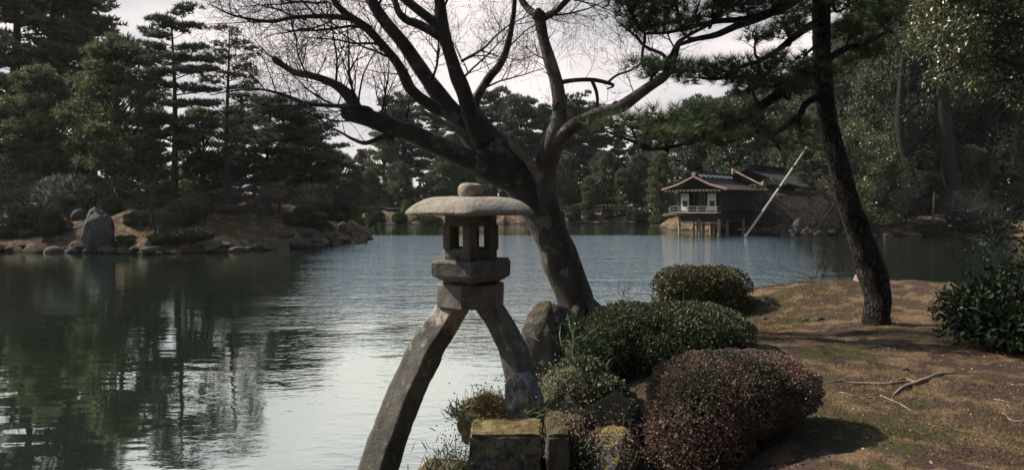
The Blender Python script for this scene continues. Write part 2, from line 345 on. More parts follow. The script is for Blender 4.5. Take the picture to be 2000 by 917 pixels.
def scatter(acc, pos, dirs, size, proto, rng, tri=True):
    """copies of proto (verts, tris) with +Z along dirs"""
    pv, pt = proto; n = len(pos)
    if n == 0: return
    z = dirs / (np.linalg.norm(dirs, axis=1)[:, None] + 1e-9)
    r = rng.normal(size=(n, 3)); x = np.cross(r, z); x /= np.linalg.norm(x, axis=1)[:, None] + 1e-9; y = np.cross(z, x)
    s = np.asarray(size).reshape(-1, 1, 1) * np.ones((n, 1, 1))
    V = (pv[None, :, 0:1] * x[:, None] + pv[None, :, 1:2] * y[:, None] + pv[None, :, 2:3] * z[:, None]) * s + pos[:, None]
    T = pt[None] + (np.arange(n) * len(pv))[:, None, None]
    acc.add(V.reshape(-1, 3), t=T.reshape(-1, 3))
def tuft_proto(n, spread, w, seed=0, lenvar=.3):
    r = np.random.default_rng(seed); V = []; T = []
    for i in range(n):
        a = 2 * PI * i / n + r.uniform(-.3, .3); th = spread * math.sqrt(r.uniform(.05, 1)); l = 1 - r.uniform(0, lenvar)
        d = np.array([math.sin(th) * math.cos(a), math.sin(th) * math.sin(a), math.cos(th)])
        s = np.cross(d, r.normal(size=3)); s /= np.linalg.norm(s); k = len(V)
        V += [s * w * .5, -s * w * .5, d * l]; T.append((k, k + 1, k + 2))
    return np.array(V), np.array(T)
LEAF = (np.array([(0, 0, 0), (.26, .06, .42), (0, 0, 1.), (-.26, .06, .42)]), np.array([(0, 1, 2), (0, 2, 3)]))
ROUND = (np.array([(0, 0, 0), (.36, .10, .45), (0, .02, .95), (-.36, .10, .45)]), np.array([(0, 1, 2), (0, 2, 3)]))
STRAP = (np.array([(-.035, 0, 0), (.035, 0, 0), (.045, .10, .5), (-.045, .10, .5), (0, .38, .95)]), np.array([(0, 1, 2), (0, 2, 3), (3, 2, 4)]))
BLADE = (np.array([(-.06, 0, 0), (.06, 0, 0), (0, .15, 1.)]), np.array([(0, 1, 2)]))
TUFT_NEAR = tuft_proto(26, 1.0, .036, 1)
TUFT_FAR = tuft_proto(7, 1.25, .26, 2)
TUFT_FAR2 = tuft_proto(6, 1.4, .34, 3)
def unit(v): return v / (np.linalg.norm(v, axis=-1, keepdims=True) + 1e-9)
def box(acc, c, s, R=None):
    c = np.array(c, float); h = np.array(s, float) / 2
    V = np.array([(x, y, z) for x in (-1, 1) for y in (-1, 1) for z in (-1, 1)], float) * h
    if R is not None: V = V @ np.array(R).T
    acc.add(V + c, [(0, 1, 3, 2), (4, 6, 7, 5), (0, 4, 5, 1), (2, 3, 7, 6), (0, 2, 6, 4), (1, 5, 7, 3)])
def bar(acc, a, b, r, sides=6, r2=None): 
    a = np.array(a, float); b = np.array(b, float); tube(acc, [(*a, r), (*b, r if r2 is None else r2)], sides)
def ico(sub):
    bm = bmesh.new(); bmesh.ops.create_icosphere(bm, subdivisions=sub, radius=1)
    V = np.array([v.co[:] for v in bm.verts]); T = np.array([[v.index for v in f.verts] for f in bm.faces]); bm.free(); return unit(V), T
ICO = {k: ico(k) for k in (2, 3, 4, 5)}
def rockmesh(name, mat, seed, sub=4, scl=(1, 1, 1), rough=.12, facets=11):
    r = np.random.default_rng(seed); D, T = ICO[sub]; n = unit(r.normal(size=(facets, 3))); d = r.uniform(.68, 1., facets)
    k = np.maximum(D @ n.T, 1e-3); R = np.minimum((d / k).min(1), 1.15)
    off = Vector((seed * 7.3, 0, 0))
    R = R + rough * np.array([mnoise.fractal(Vector(x) * 1.8 + off, 1, 2, 4) for x in D])
    a = Acc(); a.add(D * R[:, None] * np.array(scl), t=T)
    return a.mesh(name, mat, smooth=True)

# ------------------------------------------------------------------ terrain
SHORE = np.array([(-9, -8), (-6, -2), (-3.2, 1.2), (-1.5, 3.2), (-.75, 4.4), (-.42, 5.3), (-.25, 6.2), (.0, 7.2), (.15, 8.4), (.25, 9.6), (.45, 11.2), (.65, 13), (1.6, 14.4),
                  (3.2, 15.4), (5, 16.4), (7.5, 16.8), (10, 16.6), (12.5, 17.6), (16, 19), (24, 22), (34, 30), (41, 42), (39, 53), (34, 57), (27, 58.5), (22.4, 58.6),
                  (20.5, 61), (19.5, 66), (15, 71), (16, 84), (19, 90), (10, 91), (0, 89), (-12, 91), (-24, 88), (-60, 92), (-85, 70), (-90, 20), (-60, -25)], float)
ISLE = np.array([(-60, 52), (-46, 43), (-36, 39.6), (-27, 38.8), (-22, 38.0), (-18, 37.0), (-15, 38.6), (-13.2, 41), (-11, 44.5), (-9.6, 47.2), (-9.6, 51), (-12, 58), (-20, 66), (-34, 70), (-52, 68)], float)
def sdist(px, py, poly):
    """signed distance, positive inside"""
    a = poly; b = np.roll(poly, -1, 0); d = np.full(px.shape, 1e9); ins = np.zeros(px.shape, bool)
    for (x1, y1), (x2, y2) in zip(a, b):
        ex, ey = x2 - x1, y2 - y1; t = np.clip(((px - x1) * ex + (py - y1) * ey) / (ex * ex + ey * ey), 0, 1)
        d = np.minimum(d, np.hypot(px - x1 - t * ex, py - y1 - t * ey))
        if ey != 0:
            c = ((y1 > py) != (y2 > py)) & (px < ex * (py - y1) / ey + x1); ins ^= c
    return np.where(ins, d, -d)
def gauss(x, y, cx, cy, sx, sy): return np.exp(-((x - cx) / sx) ** 2 - ((y - cy) / sy) ** 2)
def height0(x, y):
    x = np.asarray(x, float); y = np.asarray(y, float)
    wv = .18 * np.sin(x * 1.7 + y * .9) * np.cos(y * 1.3 - x * .4)
    farw = np.clip((y - 20) / 20, 0, 1)
    sw = sdist(x, y, SHORE) + wv * (1 + 2.5 * farw)          # >0 in the pond
    si = sdist(x, y, ISLE) + wv * 2.2
    near = y < 30
    H = np.where(near, 1.0 - .020 * np.clip(y, 0, 14), 1.25)
    H = H + near * (.30 * gauss(x, y, 6.6, 14.6, 1.9, 1.2) + .25 * gauss(x, y, 9.5, 14.6, 2.4, 1.2) - .30 * gauss(x, y, 3.7, 13.8, 1.3, 1.2) - .12 * gauss(x, y, 3.6, 11.5, 2, 1.6) - .38 * gauss(x, y, .85, 5.4, .75, 1.5) - .25 * gauss(x, y, 1.0, 7.6, .8, 1.2) + .06 * gauss(x, y, 3.5, 6.5, 1.5, 1.5))
    H = H + np.clip((y - 95) / 60, 0, 1) * 2.0 * (y > 80)
    wdt = np.where(near, .30, 1.6)
    zl = H * (1 - np.exp(-np.clip(-sw, 0, None) / wdt)) 
    zw = -np.clip(sw * .8, 0, 1.6)
    z = np.where(sw < 0, zl, zw)
    Hi = .75 + 1.35 * gauss(x, y, -14.5, 48.5, 5.5, 6) + .95 * gauss(x, y, -21, 45, 4, 5) + 1.0 * gauss(x, y, -29, 46, 6, 5) + .8 * gauss(x, y, -24, 56, 20, 8)
    zi = Hi * (1 - np.exp(-np.clip(si, 0, None) / 1.3))
    return np.where(si > 0, zi, z)
def H1(x, y): return float(height0(np.array([x]), np.array([y]))[0])
def G(x, y): return float(ground_z(np.array([x]), np.array([y]))[0])
def vnoise(X, Y, s, seed):
    """cheap smooth value noise"""
    r = np.random.default_rng(seed).uniform(-1, 1, (256, 256)); x = X * s; y = Y * s; xi = np.floor(x).astype(int); yi = np.floor(y).astype(int)
    fx = x - xi; fy = y - yi; fx = fx * fx * (3 - 2 * fx); fy = fy * fy * (3 - 2 * fy); g = lambda a, b: r[a % 256, b % 256]
    return (g(xi, yi) * (1 - fx) + g(xi + 1, yi) * fx) * (1 - fy) + (g(xi, yi + 1) * (1 - fx) + g(xi + 1, yi + 1) * fx) * fy
def ground_z(x, y):
    z = height0(x, y); far = np.clip((y - 18) / 15, 0, 1)
    n = vnoise(x, y, .9, 1) * .045 + vnoise(x, y, 2.6, 2) * .022 + vnoise(x, y, 7, 3) * .016 + vnoise(x, y, 16, 5) * .007
    n = n * (1 + far * 2.0) + far * (vnoise(x, y, .35, 4) * .25 + vnoise(x, y, 1.2, 6) * .14)
    return z + np.where(z > .1, n, 0)
def lines(segs):
    o = []
    for a, b, st in segs: o.append(np.arange(a, b, st))
    return np.unique(np.concatenate(o))
gx = lines([(-1500, -200, 130), (-200, -60, 12), (-60, -30, 1.2), (-30, -8, .35), (-8, -1.2, .5), (-1.2, 9.5, .065), (9.5, 14, .2), (14, 45, .8), (45, 200, 12), (200, 1501, 130)])
gy = lines([(-1500, -60, 130), (-60, 2.5, 2.5), (2.5, 9, .065), (9, 17.4, .09), (17.4, 36, 1.2), (36, 52, .35), (52, 95, .8), (95, 200, 8), (200, 1501, 130)])
GX, GY = np.meshgrid(gx, gy, indexing='ij'); GZ = ground_z(GX, GY)
nx, ny = GX.shape; idx = np.arange(nx * ny).reshape(nx, ny)
a = Acc(); a.add(np.stack([GX, GY, GZ], -1).reshape(-1, 3), np.stack([idx[:-1, :-1], idx[1:, :-1], idx[1:, 1:], idx[:-1, 1:]], -1).reshape(-1, 4))
ground = O('ground', a.mesh('ground', MAT['ground'], True), kind='structure')
a = Acc(); a.add([(-130, -60, 0), (70, -60, 0), (70, 96, 0), (-130, 96, 0)], [(0, 1, 2, 3)])
water = O('water', a.mesh('water', MAT['water']), kind='structure')
def sit(x, y, dz=0.): return Vector((x, y, G(x, y) + dz))
def X_(px, Y): return (px - 1000) / F * Y
exec_after = []

# ================================================================== STONE LANTERN
def hexlathe(acc, prof, c, rot=-PI / 2, per=10, rnd=.06, nz=.004, closed=True, k=6):
    """polygonal lathe: profile rows (r, z[, roundness]); a corner points at angle rot"""
    n = per * k; th = np.arange(n) / n * 2 * PI; rings = []
    for row in prof:
        r, z = row[:2]; rd = row[2] if len(row) > 2 else rnd
        loc = np.mod(th, 2 * PI / k) - PI / k; m = math.cos(PI / k) / np.cos(loc); m = m * (1 - rd) + rd * (math.cos(PI / k) + 1) / 2 * 1.0
        m = np.minimum(m, 1 - .25 * rd); R = r * m
        V = np.stack([c[0] + R * np.cos(th + rot), c[1] + R * np.sin(th + rot), np.full(n, c[2] + z)], -1); rings.append(V)
    V = np.array(rings)
    if nz:
        fl = V.reshape(-1, 3); d = np.array([mnoise.fractal(Vector(p) * 9, 1, 2, 4) for p in fl]) * nz
        d2 = np.array([mnoise.noise(Vector(p) * 5 + Vector((9, 9, 9))) for p in fl]) * nz
        V = V + (d[:, None] * unit(fl - np.array(c)) + np.stack([d2 * 0, d2 * 0, d2], -1)).reshape(V.shape)
    idx = np.arange(V.shape[0] * n).reshape(V.shape[0], n); A_, B_ = idx[:-1], idx[1:]
    Q = np.stack([A_, np.roll(A_, -1, 1), np.roll(B_, -1, 1), B_], -1).reshape(-1, 4)
    T = []; Vf = V.reshape(-1, 3)
    if closed:
        Vf = np.vstack([Vf, V[0].mean(0), V[-1].mean(0)]); e = V.shape[0] * n
        T = [(idx[0][(i + 1) % n], idx[0][i], e) for i in range(n)] + [(idx[-1][i], idx[-1][(i + 1) % n], e + 1) for i in range(n)]
    acc.add(Vf, Q, T)
def dense(prof, m=3):
    o = []
    for p, q in zip(prof[:-1], prof[1:]):
        for i in range(m): o.append(tuple(np.array(p, float) * (1 - i / m) + np.array(q, float) * i / m))
    o.append(tuple(float(v) for v in prof[-1])); return o
LY = 6.4; s = LY / F
def LZ(py): return P(920, py, LY).z
LC = P(921, 700, LY); LC.z = 0
lantern = thing('stone_lantern', 'weathered grey stone lantern on two arched legs standing at the pond edge', 'stone lantern', (LC.x, LC.y, 0))
lo = (LC.x, LC.y, 0)
def lpart(name, acc, mat, smooth=False, parent=lantern, label=None):
    o = O(name, acc.mesh(name, mat, smooth, lo if parent is lantern else lo), parent)
    if label: o['label'] = label
    return o
zc = LZ(418)
a = Acc(); z0, z1 = LZ(386), LZ(358); h = z1 - z0
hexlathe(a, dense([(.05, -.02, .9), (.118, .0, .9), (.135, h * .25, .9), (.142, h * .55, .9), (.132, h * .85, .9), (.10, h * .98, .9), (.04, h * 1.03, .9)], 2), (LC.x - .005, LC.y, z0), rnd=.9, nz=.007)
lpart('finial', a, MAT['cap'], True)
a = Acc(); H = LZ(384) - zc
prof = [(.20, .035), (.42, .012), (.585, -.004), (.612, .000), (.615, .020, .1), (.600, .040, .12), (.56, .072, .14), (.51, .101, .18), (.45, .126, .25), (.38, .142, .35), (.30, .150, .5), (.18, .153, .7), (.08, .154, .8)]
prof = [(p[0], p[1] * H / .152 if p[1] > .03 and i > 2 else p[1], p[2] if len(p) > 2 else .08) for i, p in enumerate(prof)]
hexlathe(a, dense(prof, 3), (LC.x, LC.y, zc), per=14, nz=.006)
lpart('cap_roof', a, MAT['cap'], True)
# fire box: six corner posts, sill and head, open windows
fb0, fb1 = LZ(505), LZ(417); FR = .250
a = Acc(); hexlathe(a, dense([(FR, 0), (FR + .003, .03), (FR, LZ(484) - fb0)], 2), (LC.x, LC.y, fb0 + .002), nz=.004, rnd=.03)
fire = lpart('fire_box', a, MAT['lantern'])
a = Acc(); hexlathe(a, [(FR, 0), (FR, .04), (FR + .004, fb1 - LZ(440) + .02)], (LC.x, LC.y, LZ(440) - .002), nz=.004, rnd=.03)
lpart('lintel', a, MAT['lantern'], parent=fire)
for k in range(6):
    th = -PI / 2 + k * PI / 3; a = Acc(); r = FR - .05
    cx, cy = LC.x + r * math.cos(th), LC.y + r * math.sin(th); zz0, zz1 = LZ(485), LZ(439)
    hexlathe(a, dense([(.068, 0), (.068, zz1 - zz0)], 3), (cx, cy, zz0), rot=th, nz=.004, per=6)
    lpart('corner_post', a, MAT['lantern'], parent=fire)
# platform
p0, p1 = LZ(552), LZ(505); R0 = .378
a = Acc(); t = p1 - p0
hexlathe(a, dense([(.235, .0), (.245, .012), (.372, t * .38), (.382, t * .42), (.384, t * .92), (.372, t * .99), (.20, t)], 4), (LC.x, LC.y, p0), rot=-PI / 2 + .04, nz=.004, rnd=.03)
lpart('platform', a, MAT['lantern'])
# block the legs are let into
b0, b1 = LZ(597), LZ(551)
a = Acc(); t = b1 - b0
hexlathe(a, dense([(.285, 0), (.300, .012), (.304, t * .93), (.290, t), (.20, t + .003)], 4), (LC.x - .005, LC.y, b0), rot=-PI / 2 - .22, nz=.005, rnd=.04)
lpart('leg_block', a, MAT['lantern'])
def leg(outline, Yc, tip, mul=1.):
    """outline: px rows (left, ridge, right, y)"""
    acc = Acc(); rows = []
    for (xl, xm, xr, y, Y) in outline:
        c = P((xl + xr) / 2, y, Y); rows.append((c.x, c.y, c.z, (xr - xl) / 2 * Y / F, ((xm - xl) / (xr - xl) - .5)))
    rows = np.array(rows); n0 = len(rows)
    rr = []
    aa = np.vstack([2 * rows[0] - rows[1], rows, 2 * rows[-1] - rows[-2]])
    for i in range(1, n0):
        p0_, p1_, p2_, p3_ = aa[i - 1], aa[i], aa[i + 1], aa[i + 2]
        for k in range(8):
            t = k / 8; rr.append(.5 * (2 * p1_ + (-p0_ + p2_) * t + (2 * p0_ - 5 * p1_ + 4 * p2_ - p3_) * t * t + (-p0_ + 3 * p1_ - 3 * p2_ + p3_) * t ** 3))
    rr.append(rows[-1]); rr = np.array(rr); n = len(rr)
    tv = np.gradient(rr[:, :3], axis=0); tv = unit(tv); Yv = np.array([0, 1., 0]); per = 10; sides = per * 4
    V = []
    for i in range(n):
        u = unit(np.cross(Yv, tv[i])); hz = abs(u[0]) + 1e-6
        half = rr[i, 3] * mul * hz                      # half diagonal perpendicular to the leg
        off = rr[i, 4]
        # section corners: left, front ridge, right, back
        L_ = -np.sign(u[0]) * u * half; Rr = -L_; Fr = np.array([0, -1, 0]) * half * 1.0 + Rr * off * 2 ; B_ = -Fr * .95
        cs = [L_, Fr, Rr, B_]
        for a_, b_ in zip(cs, cs[1:] + cs[:1]):
            for k in range(per):
                q = k / per; rd = .045 * max(0, 1 - min(q, 1 - q) * 9)
                v = a_ * (1 - q) + b_ * q; V.append(rr[i, :3] + v * (1 - rd))
    V = np.array(V); d = np.array([mnoise.fractal(Vector(p) * 11, 1, 2, 5) for p in V]) * .005
    cen = np.repeat(rr[:, :3], sides, 0); V = V + unit(V - cen) * d[:, None]
    idx = np.arange(n * sides).reshape(n, sides); A_, B_ = idx[:-1], idx[1:]
    Q = np.stack([A_, np.roll(A_, -1, 1), np.roll(B_, -1, 1), B_], -1).reshape(-1, 4)
    V = np.vstack([V, rr[0, :3] - tv[0] * .01, rr[-1, :3] + tv[-1] * .01]); e = n * sides
    T = [(idx[0][(i + 1) % sides], idx[0][i], e) for i in range(sides)] + [(idx[-1][i], idx[-1][(i + 1) % sides], e + 1) for i in range(sides)]
    acc.add(V, Q, T); return acc
zz = lambda pts, dy0, dy1: [((680 + l / 2.57), (680 + m / 2.57), (680 + r / 2.57), 560 + y / 2.57, LY + dy0 + (dy1 - dy0) * i / (len(pts) - 1)) for i, (l, m, r, y) in enumerate(pts)]
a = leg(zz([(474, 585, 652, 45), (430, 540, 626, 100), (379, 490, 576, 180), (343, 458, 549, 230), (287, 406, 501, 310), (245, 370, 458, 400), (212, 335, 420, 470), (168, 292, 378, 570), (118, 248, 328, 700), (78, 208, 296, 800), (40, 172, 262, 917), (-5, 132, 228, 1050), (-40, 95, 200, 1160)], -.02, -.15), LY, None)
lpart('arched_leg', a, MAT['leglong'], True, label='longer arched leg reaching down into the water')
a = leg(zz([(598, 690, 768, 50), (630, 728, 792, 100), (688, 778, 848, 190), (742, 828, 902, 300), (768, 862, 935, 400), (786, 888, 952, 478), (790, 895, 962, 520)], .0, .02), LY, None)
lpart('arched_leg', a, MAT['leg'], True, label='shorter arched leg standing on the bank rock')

# ================================================================== BANK STONES, near
def put_rock(name, label, mat, px, py, Y, size, seed, cat='rock', sub=4, rz=0, rough=.12, facets=11, tilt=(0, 0), group=None, z=None):
    c = P(px, py, Y)
    if z is not None: c.z = z
    o = O(name, rockmesh(name, MAT[mat], seed, sub, size, rough, facets)); o.location = c; o.rotation_euler = (tilt[0], tilt[1], rz)
    return tag(o, label, cat, group)
def block(name, label, cat, mat, x0, x1, y0, y1, z0, z1, seed=0, rz=0., nzv=.03, cuts=14):
    bm = bmesh.new(); bmesh.ops.create_cube(bm, size=1)
    bmesh.ops.bevel(bm, geom=bm.edges[:], offset=.03, segments=2, affect='EDGES')
    bmesh.ops.subdivide_edges(bm, edges=[e for e in bm.edges if e.calc_length() > .3], cuts=cuts, use_grid_fill=True)
    for v in bm.verts:
        v.co = Vector((v.co.x * (x1 - x0), v.co.y * (y1 - y0), v.co.z * (z1 - z0)))
    bm.normal_update()
    for v in bm.verts: v.co += v.normal * mnoise.fractal(v.co * 7 + Vector((seed, 0, 0)), 1, 2, 4) * nzv
    bmesh.ops.triangulate(bm, faces=[f for f in bm.faces if len(f.verts) > 4])
    me = bpy.data.meshes.new(name); bm.to_mesh(me); bm.free(); me.materials.append(MAT[mat])
    o = O(name, me); o.location = ((x0 + x1) / 2, (y0 + y1) / 2, (z0 + z1) / 2); o.rotation_euler = (0, 0, rz)
    return tag(o, label, cat)
BY = 5.35; tz = P(985, 848, BY).z
block('stone_block', 'squared stone block with golden moss on top and black lichen on its face', 'stone block', 'mossblock', X_(916, BY), X_(1062, BY), BY, BY + .40, .0, tz, 3)
put_rock('footing_rock', 'white lichened rock under the short leg of the lantern', 'whiterock', 1018, 800, 6.2, (.17, .18, .27), 5, rough=.2)
put_rock('bank_rock', 'low golden mossy rock left of the white lichened rock', 'rock', 950, 822, 6.35, (.21, .20, .21), 9, rough=.25).data.materials[0] = mat_stone('golden_moss_rock', (.10, .075, .04), (.24, .18, .09), 6, .3, (.3, .25, .12), moss=1.0, mosscol=(.22, .165, .075), b=.03, fine=40)
put_rock('standing_rock', 'tall upright rock with mossy top beside the maple trunk', 'rock', 1066, 668, 9.0, (.25, .25, .44), 12, rough=.16, facets=7)
put_rock('bank_rock', 'flat-topped mossy rock just behind the tall upright rock', 'rock', 1085, 622, 9.5, (.20, .2, .17), 23, rough=.18, facets=8)
block('stone_ledge', 'flat grey stone step behind the mossy squared block', 'stone', 'rock', X_(1066, 5.75), X_(1135, 5.75), 5.6, 6.1, .1, P(1100, 808, 5.75).z, 8)
block('stone_ledge', 'narrow stone slab with a pale rim right of the squared block', 'stone', 'rock', X_(1072, 5.2), X_(1112, 5.2), 5.2, 5.75, .1, P(1090, 832, 5.4).z, 15)
put_rock('bank_rock', 'rounded moss-covered boulder left of the reddish clipped shrub', 'rock', 1208, 835, 6.0, (.30, .34, .26), 31, rough=.2, facets=8)
put_rock('bank_rock', 'lichen-spotted rock face below the moss-covered boulder', 'lichenrock', 1205, 905, 5.3, (.17, .2, .24), 37, rough=.22, facets=7)
put_rock('bank_rock', 'dark rock in the shade at the foot of the large green shrub', 'rock', 1112, 765, 7.4, (.30, .28, .20), 41, rough=.15)
put_rock('bank_rock', 'dark rock low between the ledge and the boulder', 'rock', 1150, 905, 5.6, (.2, .26, .24), 43, rough=.2, facets=7)
put_rock('bank_rock', 'low dark rock wearing grass at the bottom edge left of the block', 'rock', 872, 935, 5.5, (.24, .22, .16), 47, rough=.12)
put_rock('pink_rock', 'small pale pink rock beside the leaning pine trunk', 'pinkrock', 1680, 548, 14.6, (.14, .14, .14), 51, sub=3)
for i, (px, Y, sz, lb) in enumerate([(1495, 12.6, .05, 'small grey stone lying on moss below the round shrub'), (1602, 11.9, .07, 'small dark stone in the grass left of the pine base'), (1575, 12.0, .05, 'tiny pale stone beside the small dark stone near the pine'), (1775, 7.6, .03, 'tiny white pebble above the pale exposed roots'), (1530, 6.0, .04, 'small stone under the open side of the reddish shrub')]):
    x = X_(px, Y); o = O('small_stone', rockmesh('small_stone', MAT['rockpale'], 60 + i, 2, (sz * 1.4, sz, sz * .7))); o.location = (x, Y, G(x, Y) + sz * .25); tag(o, lb, 'stone')

rng = np.random.default_rng(3); n_ = 9000; a = Acc(); p_ = np.stack([rng.uniform(X_(918, BY), X_(1060, BY), n_), rng.uniform(BY + .015, BY + .39, n_), np.full(n_, tz + .004)], -1); p_ = p_[vnoise(p_[:, 0], p_[:, 1], 11, 7) > -.35]
scatter(a, p_, unit(rng.normal(size=p_.shape) * [.6, .6, .2] + [0, 0, .8]), rng.uniform(.006, .016, len(p_)), BLADE, rng)
tag(O('moss_cushion', a.mesh('moss_cushion', MAT['moss'], False)), 'golden moss growing on top of the squared stone block', None, kind='stuff')

# ================================================================== MAPLE
def R_(px, Y): return px / F * Y
def pl(rows, n=5): return smooth_line([(*P(x, y, Y), R_(r, Y)) for x, y, r, Y in rows], n)
MB = P(1138, 612, 12.6); MB.z = G(MB.x, MB.y) - .1
maple = thing('leaning_maple_tree', 'large bare leaning tree with forked trunk behind the stone lantern', 'tree', MB)
def mpart(name, acc, mat, smooth=True, kind=None, label=None, parent=None):
    o = O(name, acc.mesh(name, mat, smooth, MB), parent or maple, kind=kind)
    if label: o['label'] = label
    return o
LIMBS = {}
trunk_rows = [(1152, 665, 46, 12.6), (1133, 612, 38, 12.6), (1112, 555, 36, 12.6), (1090, 497, 35, 12.55), (1069, 440, 35, 12.5), (1046, 395, 36, 12.45), (1018, 355, 37, 12.4), (986, 316, 35, 12.35), (957, 280, 31, 12.3), (932, 245, 25, 12.25), (914, 212, 16, 12.2)]
a = Acc(); tube(a, pl(trunk_rows, 6), 28, .16); 
